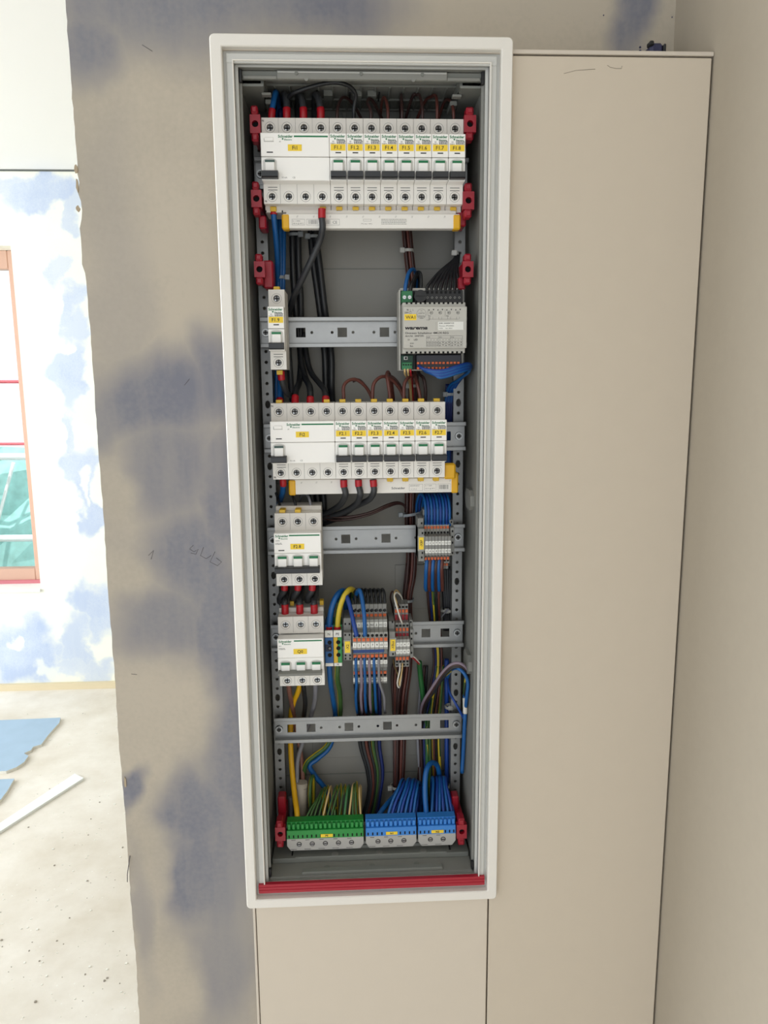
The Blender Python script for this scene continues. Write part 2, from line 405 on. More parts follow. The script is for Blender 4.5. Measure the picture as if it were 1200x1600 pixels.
# floor: dusty screed
def floor_mat():
    mt = bpy.data.materials.new('dusty_screed'); mt.use_nodes = True; nt = mt.node_tree; N = nt.nodes; K = nt.links; b = N['Principled BSDF']
    b.inputs['Roughness'].default_value = 0.85
    tc = N.new('ShaderNodeTexCoord')
    a = N.new('ShaderNodeTexNoise'); a.inputs['Scale'].default_value = 2.2; a.inputs['Detail'].default_value = 8; a.inputs['Roughness'].default_value = .65; K.new(tc.outputs['Object'], a.inputs['Vector'])
    cr = N.new('ShaderNodeValToRGB'); K.new(a.outputs['Fac'], cr.inputs[0])
    cr.color_ramp.elements[0].position = .3; cr.color_ramp.elements[0].color = L3((204, 195, 180)); cr.color_ramp.elements[1].position = .7; cr.color_ramp.elements[1].color = L3((234, 230, 222))
    v = N.new('ShaderNodeTexVoronoi'); v.inputs['Scale'].default_value = 28; K.new(tc.outputs['Object'], v.inputs['Vector'])
    mr = N.new('ShaderNodeMapRange'); K.new(v.outputs['Distance'], mr.inputs[0]); mr.inputs[1].default_value = .05; mr.inputs[2].default_value = .09; mr.inputs[3].default_value = .6; mr.inputs[4].default_value = 0
    mx = N.new('ShaderNodeMix'); mx.data_type = 'RGBA'; K.new(mr.outputs[0], mx.inputs['Factor']); K.new(cr.outputs[0], mx.inputs['A']); mx.inputs['B'].default_value = L3((238, 238, 232))
    K.new(mx.outputs['Result'], b.inputs['Base Color'])
    bp = N.new('ShaderNodeBump'); bp.inputs['Strength'].default_value = .3; bp.inputs['Distance'].default_value = .004; K.new(a.outputs['Fac'], bp.inputs['Height']); K.new(bp.outputs['Normal'], b.inputs['Normal'])
    return mt
fl = floor_mat()
struct('floor', lambda mb: mb.box(-5, XR+.1, -1.2, 4.1, -0.1, 0, fl), 'dusty pale concrete screed floor')

# far room wall with the window opening
YFAR = 3.89
far_paint = patchy('patchy_far_wall', (236, 237, 224), (230, 231, 220), (176, 191, 217), (196, 207, 223),
    bl(YFAR, [(60, 305, 70, 28, .9), (20, 285, 50, 18, .7), (105, 330, 22, 26, .7), (95, 420, 18, 36, .7), (118, 500, 22, 60, .9), (112, 590, 26, 60, 1), (118, 680, 18, 40, .8), (130, 745, 26, 50, .9), (140, 800, 20, 40, .9),
              (150, 950, 34, 50, .9), (120, 1005, 30, 50, .8), (40, 1020, 70, 60, 1), (120, 1045, 80, 18, .7), (-60, 1010, 80, 60, .8), (-120, 330, 90, 60, .7)]),
    bl(YFAR, [(135, 760, 10, 22, .9), (25, 1000, 14, 14, .9), (95, 545, 12, 10, .8), (85, 1050, 14, 20, .6)]), jitter=0.16, streak=.6, lo=.6, hi=1.2)
WX0, WX1, WZ0, WZ1 = -3.05, -1.600, 0.535, 2.25
def f_far(mb):
    mb.box(-5, WX0, YFAR, YFAR+.3, 0, 2.594, far_paint); mb.box(WX1, XR+.1, YFAR, YFAR+.3, 0, 2.594, far_paint)
    mb.box(WX0, WX1, YFAR, YFAR+.3, 0, WZ0, far_paint); mb.box(WX0, WX1, YFAR, YFAR+.3, WZ1, 2.594, far_paint)
struct('wall_far', f_far, 'bright far wall, cream filler over pale blue board')
lintm = mat('dark_joint', (96, 100, 96), 0.9)
struct('trim_1', lambda mb: mb.box(-5, XR, YFAR-.004, YFAR+.001, 2.586, 2.594, lintm), 'thin dark joint under the ceiling of the far room')
filler = mat('wet_screed_edge', (214, 200, 168), 0.8, var=.06, bscale=8)
struct('baseboard_far', lambda mb: mb.box(-5, XR, YFAR-.02, YFAR, 0, .035, filler), 'thin buff edge strip along the far wall')
winm = mat('window_wood', (196, 158, 138), 0.5); winred = mat('window_red_edge', (190, 110, 118), 0.5); sillm = mat('white_sill', (238, 242, 240), 0.5)
glass = bpy.data.materials.new('window_glass'); glass.use_nodes = True
gb = glass.node_tree.nodes['Principled BSDF']; gb.inputs['Transmission Weight'].default_value = 1; gb.inputs['Roughness'].default_value = 0.0; gb.inputs['IOR'].default_value = 1.01; gb.inputs['Base Color'].default_value = (.96, 1, .99, 1)
window = struct('window_1', lambda mb: mb.box(WX0+.001, WX1-.001, YFAR-.012, YFAR+.125, WZ0+.0005, WZ0+.012, sillm), 'timber framed window in the far room with a white sill')
def f_wf(mb):
    y0, y1 = YFAR+.13, YFAR+.19
    mb.box(WX1-.075, WX1, y0, y1, WZ0, WZ1, winm, .004); mb.box(WX0, WX0+.075, y0, y1, WZ0, WZ1, winm, .004)
    mb.box(WX0+.075, WX1-.075, y0, y1, WZ1-.09, WZ1, winm, .004); mb.box(WX0+.075, WX1-.075, y0, y1, WZ0, WZ0+.09, winm, .004)
    mb.box(WX0+.68, WX0+.77, y0, y1, WZ0+.09, WZ1-.09, winm, .004)
part('window_frame', f_wf, window)
part('drip_edge', lambda mb: mb.box(WX0, WX1, YFAR+.115, YFAR+.131, WZ0+.005, WZ0+.03, winred, .002), window, label='pinkish red weather strip')
part('pane', lambda mb: mb.box(WX0+.07, WX0+.685, YFAR+.155, YFAR+.161, WZ0+.085, WZ1-.085, glass), window)
part('pane', lambda mb: mb.box(WX0+.765, WX1-.07, YFAR+.155, YFAR+.161, WZ0+.085, WZ1-.085, glass), window)
# scaffolding with netting outside
sc_t = thing('scaffolding', 'white scaffold poles with turquoise netting outside the window', 'scaffold', (-2.4, 5.3, 0))
polem = mat('scaffold_white', (236, 240, 240), 0.5); netm = mat('turquoise_net', (176, 228, 222), 0.8, var=.35, bscale=14); rdm = mat('barrier_red', (226, 110, 120), 0.6)
def pole(x0, z0, x1, z1, y=0, r=.024, mt=polem, nm='pole'):
    part(nm, lambda mb: mb.tube([(x0, y, z0), (x1, y, z1)], r, mt, seg=10), sc_t)
for x in (-1.3, -.35, .28, 1.1): pole(x, 0, x, 2.8)
for z in (1.12, .55, .1): pole(-1.6, z, 1.5, z-.03)
for k in range(6): pole(-1.5+k*.42, .2, -1.2+k*.42, 1.05, .12, .012)
pole(-1.6, 1.62, 1.5, 1.6, .02, .012, rdm, 'guard_line'); pole(-1.6, 1.2, 1.5, 1.18, .02, .01, rdm, 'guard_line')
def f_net(mb):
    i = mb.mi(netm); rr = random.Random(5); n, mrow = 16, 7; g = []
    for a in range(n+1):
        g.append([mb.bm.verts.new((-1.6+3.1*a/n, .2+rr.uniform(-.05, .05), .0+1.14*b/mrow+rr.uniform(-.02, .02))) for b in range(mrow+1)])
    for a in range(n):
        for b in range(mrow): mb.bm.faces.new((g[a][b], g[a+1][b], g[a+1][b+1], g[a][b+1])).material_index = i
part('netting', f_net, sc_t)
ground_m = mat('outdoor_ground', (190, 192, 188), 0.9, var=.1, bscale=2)
struct('ground', lambda mb: mb.box(-9, 5, 4.19, 12, -.3, -.1, ground_m), 'pale ground outside')

# floor debris
scrapm = mat('blue_board_face', (160, 184, 206), 0.8, var=.08, bscale=12); scrape = mat('board_core', (226, 224, 214), 0.9)
def poly_floor(name, pts, th, m_top, m_side, label, cat, z0=0.0):
    q = [PZ(x, y, 0) for x, y in pts]; cx = sum(v.x for v in q)/len(q); cy = sum(v.y for v in q)/len(q)
    def f(mb):
        mb.prism([(v.x-cx, v.y-cy) for v in q], 'z', 0, th, m_side)
        i = mb.mi(m_top)
        for fc in mb.bm.faces:
            fc.normal_update()
            if abs(fc.normal.z) > .9 and fc.calc_center_median().z > th*.5: fc.material_index = i
    o = part(name, f); o.location = (cx, cy, z0); return tag(o, label, cat)
poly_floor('board_scrap', [(-70, 1132), (0, 1129), (50, 1127), (95, 1125), (93, 1133), (76, 1152), (65, 1167), (52, 1171), (49, 1176), (38, 1181), (45, 1185), (38, 1195), (26, 1203), (10, 1209), (-70, 1212)], 0.0125, scrapm, scrape, 'large torn blue plasterboard offcut lying on the floor', 'board')
poly_floor('board_scrap', [(-60, 1228), (0, 1222), (23, 1221), (12, 1240), (0, 1256), (-60, 1290)], 0.0125, scrapm, scrape, 'small blue plasterboard offcut in front of the larger one', 'board')
poly_floor('profile_strip', [(117, 1212), (131, 1219), (0, 1303), (-60, 1340), (-70, 1328), (0, 1290)], 0.01, sillm, sillm, 'long white strip lying diagonally on the floor', 'strip')
def f_crumb(mb):
    rr = random.Random(11); cm = mat('plaster_crumb', (236, 234, 226), 0.9); cd = mat('dark_crumb', (150, 142, 130), 0.9)
    for k in range(330):
        px, py = rr.uniform(-30, 205), rr.uniform(1095, 1590)
        p = PZ(px, py, 0); s = rr.choice([.0008, .001, .0012, .0015, .002, .0028]); m_ = cm if rr.random() < .8 else cd
        mb.box(p.x-s, p.x+s*rr.uniform(.5, 1.2), p.y-s, p.y+s*rr.uniform(.5, 1.2), 0, s*rr.uniform(.5, 1.0), m_)
tag(part('plaster_crumbs', f_crumb), 'scattered plaster crumbs and dirt on the pale floor', 'debris', kind='stuff')

# ============================================================ CASING (beige boards)
cas = thing('casing', 'smooth beige boxed-in casing right of and below the electrical cabinet', 'casing', (0, YP, 0))
# boards run back to the drywall
part('side_board', lambda mb: mb.box(-0.1240, -0.1212, -0.0005, YW-YP, 0, 1.9285, edge_m, .0004), cas)
part('top_board', lambda mb: mb.box(-0.1212, XR-.0005, -0.0005, YW-YP, 1.9262, 1.9302, edge_m, .0005), cas)
part('divider_board', lambda mb: mb.box(0.1666, 0.1760, 0.019, YW-YP, 0, 1.926, edge_m), cas)
board_b = mat('beige_board_b', (209, 198, 182), .5, bump=.03, bscale=40, var=.015)
part('lower_board', lambda mb: mb.box(-.1203, .1637, 0, .016, .002, .9845, board_b, .0008), cas)
pr = part('right_board', lambda mb: mb.box(.1655, XR-.0022, 0, .016, .002, 1.9245, panel_m, .0008), cas)
scuff = mat('scuff_grey', (150, 140, 126), .8)
def f_sc(mb):
    mb.tube([P(x, y, YP-.0001) for x, y in ((949, 102), (953, 105), (962, 107), (971, 107), (972, 103))], .0003, scuff, seg=4)
    mb.tube([P(x, y, YP-.0001) for x, y in ((881, 115), (900, 110), (930, 108))], .00025, scuff, seg=4)
o = part('scuff_mark', f_sc, pr); o.location = (0, -YP, 0)
# little dark clip lying on the casing top
navyp = mat('navy_plastic', (52, 54, 86), .5)
cl = thing('cable_outlet', 'small dark blue cable outlet behind the top edge of the casing', 'outlet', (P(1024, 83, .91).x, .91, 1.9302))
hz = Zat(1024, 68, .91)-1.9302
part('outlet_body', lambda mb: mb.box(-.007, .008, -.004, .026, 0, hz, navyp, .003), cl)
part('outlet_rim', lambda mb: (mb.box(-.009, -.004, -.006, .004, hz-.004, hz+.001, black, .001), mb.box(.007, .010, -.006, .010, 0, hz-.002, black, .001)), cl)
def f_sp(mb):
    for (x, y, q) in ((1000, 74, .0012), (1000, 80, .0016), (1009, 82, .0018), (959, 82, .0012), (943, 24, .0007), (1050, 27, .0007)): mb.cyl(tuple(P(x, y, YW)-Vector((0, .0006, 0))), q, 'y', .001, navyp, 8)
part('dark_speck', f_sp, wall_back)
# ============================================================ ELECTRICAL CABINET
cab = thing('electrical_cabinet', 'white flush electrical distribution cabinet, door removed, full of breakers and wiring', 'cabinet', (0.0216, YP, FZ0))
CO = Vector(cab.location)
def cpart(name, fn, label=None):
    o = part(name, fn, cab, label=label); o.location = -CO; return o
def f_rim(mb):
    i = mb.mi(enamel)
    def rrect(x0, x1, z0, z1, r, y, n=5):
        out = []
        for cx, cz, a0 in ((x1-r, z1-r, 0), (x0+r, z1-r, 90), (x0+r, z0+r, 180), (x1-r, z0+r, 270)):
            for k in range(n+1):
                a = math.radians(a0+90*k/n); out.append(mb.bm.verts.new((cx+r*math.cos(a), y, cz+r*math.sin(a))))
        return out
    wr = 0.0118
    loops = [rrect(FX0, FX1, FZ0, FZ1, .005, YP),
             rrect(FX0, FX1, FZ0, FZ1, .005, YF+.0012),
             rrect(FX0+.001, FX1-.001, FZ0+.001, FZ1-.001, .0045, YF),
             rrect(FX0+wr-.001, FX1-wr+.001, FZ0+wr-.001, FZ1-wr+.001, .0012, YF),
             rrect(FX0+wr, FX1-wr, FZ0+wr, FZ1-wr, .001, YF+.001),
             rrect(FX0+wr, FX1-wr, FZ0+wr, FZ1-wr, .001, YF+.011)]
    for a, b in zip(loops[:-1], loops[1:]):
        n = len(a)
        for k in range(n): f = mb.bm.faces.new((a[k], a[(k+1) % n], b[(k+1) % n], b[k])); f.material_index = i
cpart('outer_frame', f_rim)
def frame4(mb, x0, x1, z0, z1, X0, X1, Z0, Z1, y0, y1, mt, ch=0):
    """rectangular ring: outer x0..x1, inner X0..X1"""
    mb.box(x0, X0, y0, y1, z0, z1, mt, ch); mb.box(X1, x1, y0, y1, z0, z1, mt, ch)
    mb.box(X0, X1, y0, y1, Z1, z1, mt, ch); mb.box(X0, X1, y0, y1, z0, Z0, mt, ch)
def f_ledge(mb):
    wr = .0118; e = .0002
    x0, x1, z0, z1 = FX0+wr-e, FX1-wr+e, FZ0+wr-e, FZ1-wr+e
    frame4(mb, x0, x1, z0, z1, LX0, LX1, LZ0, LZ1, YF+.0105, YF+.0125, enamel2)
cpart('ledge', f_ledge)
def f_bars(mb):     # broad flat profiles lying on the ledge
    y0 = YF+.0075
    mb.box(LX0-.0075, LX0-.0005, y0, YF+.0105, LZ0-.002, LZ1, enamel2, .0012, 2)
    mb.box(LX1+.0005, LX1+.0075, y0, YF+.0105, LZ0-.002, LZ1, enamel2, .0012, 2)
    mb.box(LX0-.0075, LX1+.0075, y0-.001, YF+.0105, LZ1-.0015, LZ1+.0078, enamel2, .0012, 2)
cpart('frame_profile', f_bars)
def f_lip(mb):
    t = .0013
    frame4(mb, LX0-t, LX1+t, LZ0-t, LZ1+t, LX0, LX1, LZ0, LZ1, YF+.0045, YF+.0125, enamel, .0003)
    # second ridge, further in
    frame4(mb, LX0, LX1, LZ0, LZ1, LX0+.0032, LX1-.0032, LZ0+.0025, LZ1-.0025, YF+.014, YF+.016, enamel2)
cpart('inner_lip', f_lip)
def f_fh(mb):
    for (px, py) in ((360, 75), (771.5, 79.5), (413, 1403), (750, 1389)):
        p = P(px, py, YF+.0104); mb.cyl((p.x, p.y-.0003, p.z), .0019, 'y', .0008, hole_shade, 14)
cpart('screw_hole', f_fh)
def f_shell(mb):
    y0, y1 = YF+.0145, YB
    mb.box(IX0-.003, IX0, y0, y1, IZ0, IZ1, boxgrey); mb.box(IX1, IX1+.003, y0, y1, IZ0, IZ1, boxgrey)
    mb.box(IX0-.003, IX1+.003, y0, y1, IZ1, IZ1+.003, boxgrey); mb.box(IX0-.003, IX1+.003, y0, y1, IZ0-.003, IZ0, boxgrey)
    # return lip at the front of each side wall
    mb.box(IX0, IX0+.0026, y0+.006, y0+.008, IZ0+.012, IZ1-.012, boxgrey); mb.box(IX1-.0026, IX1, y0+.006, y0+.008, IZ0+.012, IZ1-.012, boxgrey)
cpart('side_walls', f_shell)
def f_back(mb):
    mb.box(IX0-.003, IX1+.003, YB, YB+.003, IZ0-.003, IZ1+.003, backgrey)
    for z in (Zat(550, 1208, YB), 1.735, 1.47):
        mb.box(IX0, IX1, YB-.0006, YB, z-.0006, z+.0006, boxgrey2)
    mb.box(IX0+.05, IX1-.05, YB-.002, YB, 1.09, 1.125, backgrey, .0006)
    mb.box(.06, .11, YB-.002, YB, 1.30, 1.36, backgrey, .0006)
cpart('back_panel', f_back)
# white plastic lugs on the right wall
for (py0) in (778, 1030):
    z = Zat(735, py0, .90)
    def f_lug(mb, z=z): mb.prism([(.874, z-.006), (.874, z+.006), (.882, z+.012), (.905, z+.012), (.913, z+.006), (.913, z-.006), (.905, z-.012), (.882, z-.012)], 'x', IX1-.0045, IX1, boxgrey)
    cpart('wall_lug', f_lug)
def f_lugL(mb):
    z = Zat(405, 778, .86); mb.box(IX0, IX0+.002, .853, .866, z-.006, z+.006, boxgrey, .0008)
cpart('wall_lug', f_lugL)
# top cable-entry moulding
def f_top(mb):
    y0 = YF+.021
    mb.box(IX0+.002, IX1-.002, y0, y0+.004, 1.9042, IZ1-.0005, boxgrey2, .0006)
    mb.box(-.085, .128, y0+.004, y0+.012, 1.9085, 1.9105, boxgrey2)
    mb.box(-.066, .109, y0-.0030, y0, 1.9040, IZ1-.0005, boxgrey, .0008)       # raised centre field
    mb.box(IX0+.004, -.066, y0-.0022, y0, 1.9040, 1.9072, boxgrey, .0006); mb.box(.109, IX1-.004, y0-.0022, y0, 1.9040, 1.9072, boxgrey, .0006)
    mb.box(-.065, .108, y0-.0036, y0-.0028, 1.9098, 1.9106, enamel2)
    for x in (-.046, .020, .083): mb.cyl((x, y0-.0040, 1.9092), .0018, 'y', .0012, boxgrey2, 12)
    for x in (-.036, .074): mb.cyl((x, y0-.0036, 1.9045), .0022, 'y', .0036, boxgrey, 14)
    for s in (-1, 1):    # sloping corner cheeks
        xa = IX0 if s < 0 else IX1; xb = xa - s*.024
        mb.prism([(min(xa, xb), y0+.004), (max(xa, xb), y0+.004), (max(xa, xb)-(0 if s > 0 else .006), YS-.004), (min(xa, xb)+(0 if s < 0 else .006), YS-.004)], 'z', 1.899, 1.9015, boxgrey2)
        mb.box(min(xb, xb+s*.003), max(xb, xb+s*.003), y0+.008, YS-.004, 1.9015, 1.9125, boxgrey2)
        mb.box(min(xb-s*.006, xb+s*.002), max(xb-s*.006, xb+s*.002), .885, .915, 1.894, 1.899, boxgrey2, .0008)
        mb.box(min(xb-s*.006, xb+s*.004), max(xb-s*.006, xb+s*.004), .866, .874, 1.8965, 1.899, boxgrey, .0005)
cpart('top_moulding', f_top)
def f_entry(mb):     # knock-out wall behind the top row
    y = YB-.012
    mb.box(IX0+.004, IX1-.004, y, YB, 1.868, IZ1, boxgrey2)
    n = 18
    for k in range(n):
        x = IX0+.014+k*(IX1-IX0-.028)/n
        mb.box(x+.0012, x+.0108, y-.0022, y, 1.878, 1.899, boxgrey2, .0006)
        mb.box(x+.003, x+.009, y-.0034, y-.0022, 1.882, 1.889, black)
        if k % 3 == 1: mb.box(x+.0035, x+.0085, y-.006, y-.002, 1.896, 1.909, boxgrey2, .0006)
    mb.box(IX0+.01, IX1-.01, y-.005, y, 1.9005, 1.904, boxgrey2)
    mb.box(IX0+.01, IX1-.01, y-.006, y, 1.8715, 1.8745, boxgrey2)
cpart('entry_moulding', f_entry)
def f_ribs(mb):      # ribbed roof of the cabinet with knock-outs
    for k in range(15):
        x = IX0+.016+k*.0155
        mb.box(x, x+.0022, .885, .955, 1.9108, IZ1-.0002, boxgrey2, .0004)
        mb.box(x+.0045, x+.0125, .925, .950, 1.9118, IZ1-.0002, boxgrey2, .0003)
    for y in (.880, .921, .953): mb.box(IX0+.010, IX1-.010, y, y+.0022, 1.9104, IZ1-.0002, boxgrey2, .0004)
    for x in (-.020, .012, .028): mb.box(x, x+.010, .896, .912, 1.9065, IZ1-.0002, boxgrey2, .0006)
    for x in (-.026, .008, .040): mb.box(x, x+.0016, .890, .916, 1.9075, 1.9084, hole_shade)
cpart('roof_rib', f_ribs).__setitem__('kind', 'stuff')
# bottom tray
def f_tray(mb):
    y0 = YF+.018
    tz = IZ0
    mb.box(IX0+.002, IX1-.002, y0, .93, tz, tz+.0025, boxgrey)
    mb.box(-.064, .109, y0+.0015, y0+.010, tz+.0025, tz+.0062, boxgrey2, .0006)          # centre front ridge
    mb.box(IX0+.002, IX1-.002, y0+.026, .93, tz+.0025, tz+.010, boxgrey2, .0008)         # rear step
    mb.box(-.078, .124, y0+.043, .93, tz+.010, tz+.018, boxgrey, .0008)
    mb.box(-.062, .100, y0+.041, y0+.0445, tz+.010, tz+.014, boxgrey2)
    for x in (-.034, .022, .078): mb.cyl((x, y0+.0145, tz+.0025), .0035, 'z', .0012, boxgrey2, 14); mb.cyl((x+.01, y0+.030, tz+.010), .0042, 'z', .0009, boxgrey, 14)
    for x in (-.078, .122):
        mb.box(x-.0008, x+.0008, y0+.03, y0+.046, tz+.0095, tz+.0108, hole_shade)
        mb.cyl((x+.001, y0+.042, tz+.010), .0026, 'z', .004, black, 12)
    mb.box(IX0+.004, -.074, y0+.0235, y0+.026, tz+.0088, tz+.0108, boxgrey2); mb.box(.117, IX1-.004, y0+.0235, y0+.026, tz+.0088, tz+.0108, boxgrey2)
cpart('bottom_tray', f_tray)
def f_gap(mb):
    # rubber seal pieces in the lower and upper corners
    for x in (IX0+.0002, IX1-.0032):
        mb.box(x, x+.003, YF+.0165, YF+.0215, IZ0+.0035, IZ0+.014, black, .0006)
        mb.box(x, x+.003, YF+.0165, YF+.0215, IZ1-.013, IZ1-.0005, black, .0006)
cpart('corner_seal', f_gap)
# red strip lying in the lower frame channel
rs = thing('red_strip', 'long red plastic strip lying in the bottom channel of the frame', 'strip', (.0216, YF+.004, .9905))
def f_rs(mb):
    mb.box(-.1372, .1372, 0, .0062, 0, .0118, redstrip, .0006)
    mb.box(-.1365, .1365, -.0006, .0002, .0036, .0046, redstrip); mb.box(-.1365, .1365, -.0006, .0002, .0078, .0086, redstrip)
part('strip_body', f_rs, rs)

# ============================================================ STRUTS AND RAILS
ROW = {'1': 1.832, '2': 1.656, '3': 1.532, '4': 1.406, '5': 1.2815, '6': 1.157}
def strut(name, x0, x1, label, bigs):
    t = thing('mounting_strut', label, 'metal rail', ((x0+x1)/2, YS, 1.012)); cx = (x0+x1)/2
    z0, z1 = 1.012, 1.893
    holes = []; z = z0+.010
    while z < z1-.008:
        big = any(abs(z-b) < .0063 for b in bigs)
        holes.append((0, z-z0+.0, .0032 if big else .0020, .0050 if big else .0020, 'o' if big else 'c')); z += .0125
    def f(mb):
        w = (x1-x0)/2
        mb.holed(-w, w, 0, z1-z0, 0, .0016, holes, zinc2, seg=8)
        mb.box(-w, -w+.0014, .0016, .016, 0, z1-z0, zinc2); mb.box(w-.0014, w, .0016, .016, 0, z1-z0, zinc2)
    part('perforated_web', f, t)
    return t
bigR = [Zat(716, y, YS) for y in (632, 728, 910, 1085, 1170)]
bigL = [Zat(420, y, YS) for y in (635, 734, 896, 1092, 1180)]
strut('l', -.1017, -.0890, 'left perforated zinc strut behind the breaker rows', bigL)
strut('r', .1300, .1424, 'right perforated zinc strut behind the rails', bigR)
def f_screw(mb):
    mb.cyl((0, -.0030, 0), .0044, 'y', .003, steel, 16, r2=.0048); mb.cyl((0, -.0034, 0), .0030, 'y', .0006, dsteel, 16)
    mb.box(-.0028, .0028, -.0040, -.0033, -.0005, .0005, hole_shade); mb.box(-.0005, .0005, -.0040, -.0033, -.0028, .0028, hole_shade)
railname = {'1': 'top', '2': 'second', '3': 'third', '4': 'fourth', '5': 'fifth', '6': 'lowest'}
raillab = {'1': 'zinc mounting rail hidden behind the top breaker row', '2': 'zinc mounting rail between breaker F1.9 and the grey actuator', '3': 'zinc mounting rail behind the middle breaker row',
           '4': 'zinc mounting rail beside the three-pole breaker F2.8', '5': 'zinc mounting rail carrying the numbered terminal blocks', '6': 'empty zinc mounting rail above the earth and neutral bars'}
for k, z in ROW.items():
    t = thing('mounting_rail', raillab[k], 'metal rail', (0.0213, YR, z))
    X0, X1 = -.1003-.0213, .1440-.0213
    hs = []
    for c in (-.078, -.053, -.004, .046, .096, .1205): hs.append((c-.0213, .0, .0056, .0055, 'r'))
    for c in (-.0400, -.0160, .0088, .0335, .0585, .0832): hs.append((c-.0213, .0, .0018, .0018, 'c'))
    def f(mb):
        mb.holed(X0+.001, X1-.001, -.0125, .0125, .0065, .0078, hs, zinc, seg=8)
        for s in (-1, 1):
            a, b = sorted((s*.0122, s*.0135)); mb.box(X0+.001, X1-.001, .0012, .0078, a, b, zinc)
            a, b = sorted((s*.0125, s*.0175)); mb.box(X0, X1, 0, .0012, a, b, zinc, .0005)
    part('rail_profile', f, t, key='railprof')
    for x in (-.0940, .1358):
        o = part('screw', f_screw, t, key='rscrew', loc=(x-.0213, .0066, 0))

# ============================================================ BREAKERS
MOD = .018; XB = -.0859
def scr_hole(mb): pass
def add_terminal(t, x, z, y=-.048, key='tscrew', shiny=False):
    def f(mb):
        mb.cyl((0, .0028, 0), .0030, 'y', .003, steel if shiny else dsteel, 14)
        mb.box(-.0028, .0028, .0023, .0030, -.0005, .0005, hole_shade); mb.box(-.0005, .0005, .0023, .0030, -.0028, .0028, hole_shade)
        mb.box(-.0022, -.0006, .0021, .0029, -.0024, -.0010, steel)
    part('terminal_screw', f, t, key=key+('s' if shiny else ''), loc=(x, y, z))
def housing(mb, w, n, zs=(33.5, -36), top=43, bot=-43.5, lip=True, shiny=False):
    """n poles, w wide; origin rail centre, y=0 rail front"""
    g = .00018; x0, x1 = -w/2+g, w/2-g
    mb.box(x0, x1, -.040, 0, -.0435, .043, white_pl, .0004)
    if lip:
        mb.box(x0, x1, -.036, 0, -.0500, -.0430, shoulder, .0004)
        for k in range(n): mb.box(x0+MOD*k-.0001, x0+MOD*k+.0011, -.0364, -.0355, -.0500, -.0478, hole_shade)
    hs = lambda zc: [(-w/2+MOD*(k+.5), zc/1000, .0036, .0036, 'c') for k in range(n)]
    mb.holed(x0, x1, .0225, top/1000, -.048, -.040, hs(zs[0]), shoulder)
    mb.holed(x0, x1, bot/1000, -.0225, -.048, -.040, hs(zs[1]), white_pl)
    for k in range(n):
        cx = -w/2+MOD*(k+.5)
        for zc in zs:
            mb.ring((cx, zc/1000), .0052, .0055, -.0481, .0002, textgrey)
            mb.cyl((cx, -.0404, zc/1000), .0036, 'y', .0003, hole_shade, 14)
        if k: mb.box(-w/2+MOD*k-.00012, -w/2+MOD*k+.00012, -.0482, -.0478, .0235, top/1000, textgrey); mb.box(-w/2+MOD*k-.00012, -w/2+MOD*k+.00012, -.0482, -.0478, bot/1000, -.0235, textgrey)
def nose(mb, w, n, zt=.0235, zb=-.0235, mid=0.0):
    g = .00018; x0, x1 = -w/2+g, w/2-g
    mb.box(x0, x1, -.064, -.0478, mid+.0002, zt, white_hi, .0005)
    mb.box(x0, x1, -.0632, -.0478, zb, mid-.0002, white_hi, .0005)
def arch(mb, cx, z0, z1, w, y, mt):
    pts = [(cx-w/2, z0), (cx+w/2, z0), (cx+w/2, z1-w*.25)]
    for k in range(1, 8): a = math.pi*k/8; pts.append((cx+w/2*math.cos(a), z1-w*.25+w*.25*math.sin(a)))
    pts.append((cx-w/2, z1-w*.25)); mb.prism(pts, 'y', y-.0003, y, mt)
recess_m = mat('window_recess', (214, 212, 206), .5)
def toggle(mb, cx, ledge=False, greenlab=True, dz=0.0):
    y = -.0632
    arch(mb, cx, -.0170+dz, -.0012+dz, .0145, y, recess_m)
    mb.box(cx-.0050, cx+.0050, y-.0026, y, -.0155+dz, -.0046+dz, white_hi, .0005)
    mb.box(cx-.0050, cx+.0050, y-.0027, y, -.0060+dz, -.0036+dz, green if greenlab else mat('indicator_dark', (70, 92, 86), .5))
    mb.box(cx-.0048, cx+.0048, y-.0034, y-.002, -.0158+dz, -.0136+dz, white_hi, .0005)
def handle(mb, x0, x1, mt, z0=-.0222, z1=-.0152):
    mb.prism([(-.058, z1+.001), (-.0705, z1), (-.0722, z1-.001), (-.0722, z0+.0010), (-.0705, z0), (-.058, z0)], 'x', x0, x1, mt)
def brand(mb, x, z, wd, y=-.06415, sz=.0026):
    mb.text('Schneider', x, y, z, sz, green, 'LEFT', bold=.03, width=wd)
    mb.text('Electric', x+wd*.42, y, z-sz*1.25, sz*.55, green, 'LEFT', bold=.02, width=wd*.52)
    mb.cyl((x+wd*.31, y, z-sz*1.0), sz*.34, 'y', .00005, green, 10)
def code(mb, x, z, wd, rows, y=-.06415, mt=textgrey, h=.00055, gap=.00115, seed=1):
    rr = random.Random(seed)
    for r in range(rows):
        xx = x
        while xx < x+wd-.0004:
            l = rr.uniform(.0006, .0022); l = min(l, x+wd-xx); mb.box(xx, xx+l, y-.00003, y+.0001, z-r*gap, z-r*gap+h, mt); xx += l+.0004
ORD = ['first', 'second', 'third', 'fourth', 'fifth', 'sixth', 'seventh', 'eighth', 'ninth', 'tenth', 'eleventh', 'twelfth', 'thirteenth', 'fourteenth']
def label_strip(t, x0, x1, z0, z1, txt, h, tx=None, y=-.0640, bold=.012, rot=0):
    o = part('label_strip', lambda mb: mb.box(x0, x1, y-.0003, y, z0, z1, yellow), t, label='yellow label reading %s' % txt)
    part('lettering', lambda mb: mb.text(txt, (x0+x1)/2 if tx is None else tx, y-.0004, (z0+z1)/2, h, textdark, bold=bold, rot=rot), o)
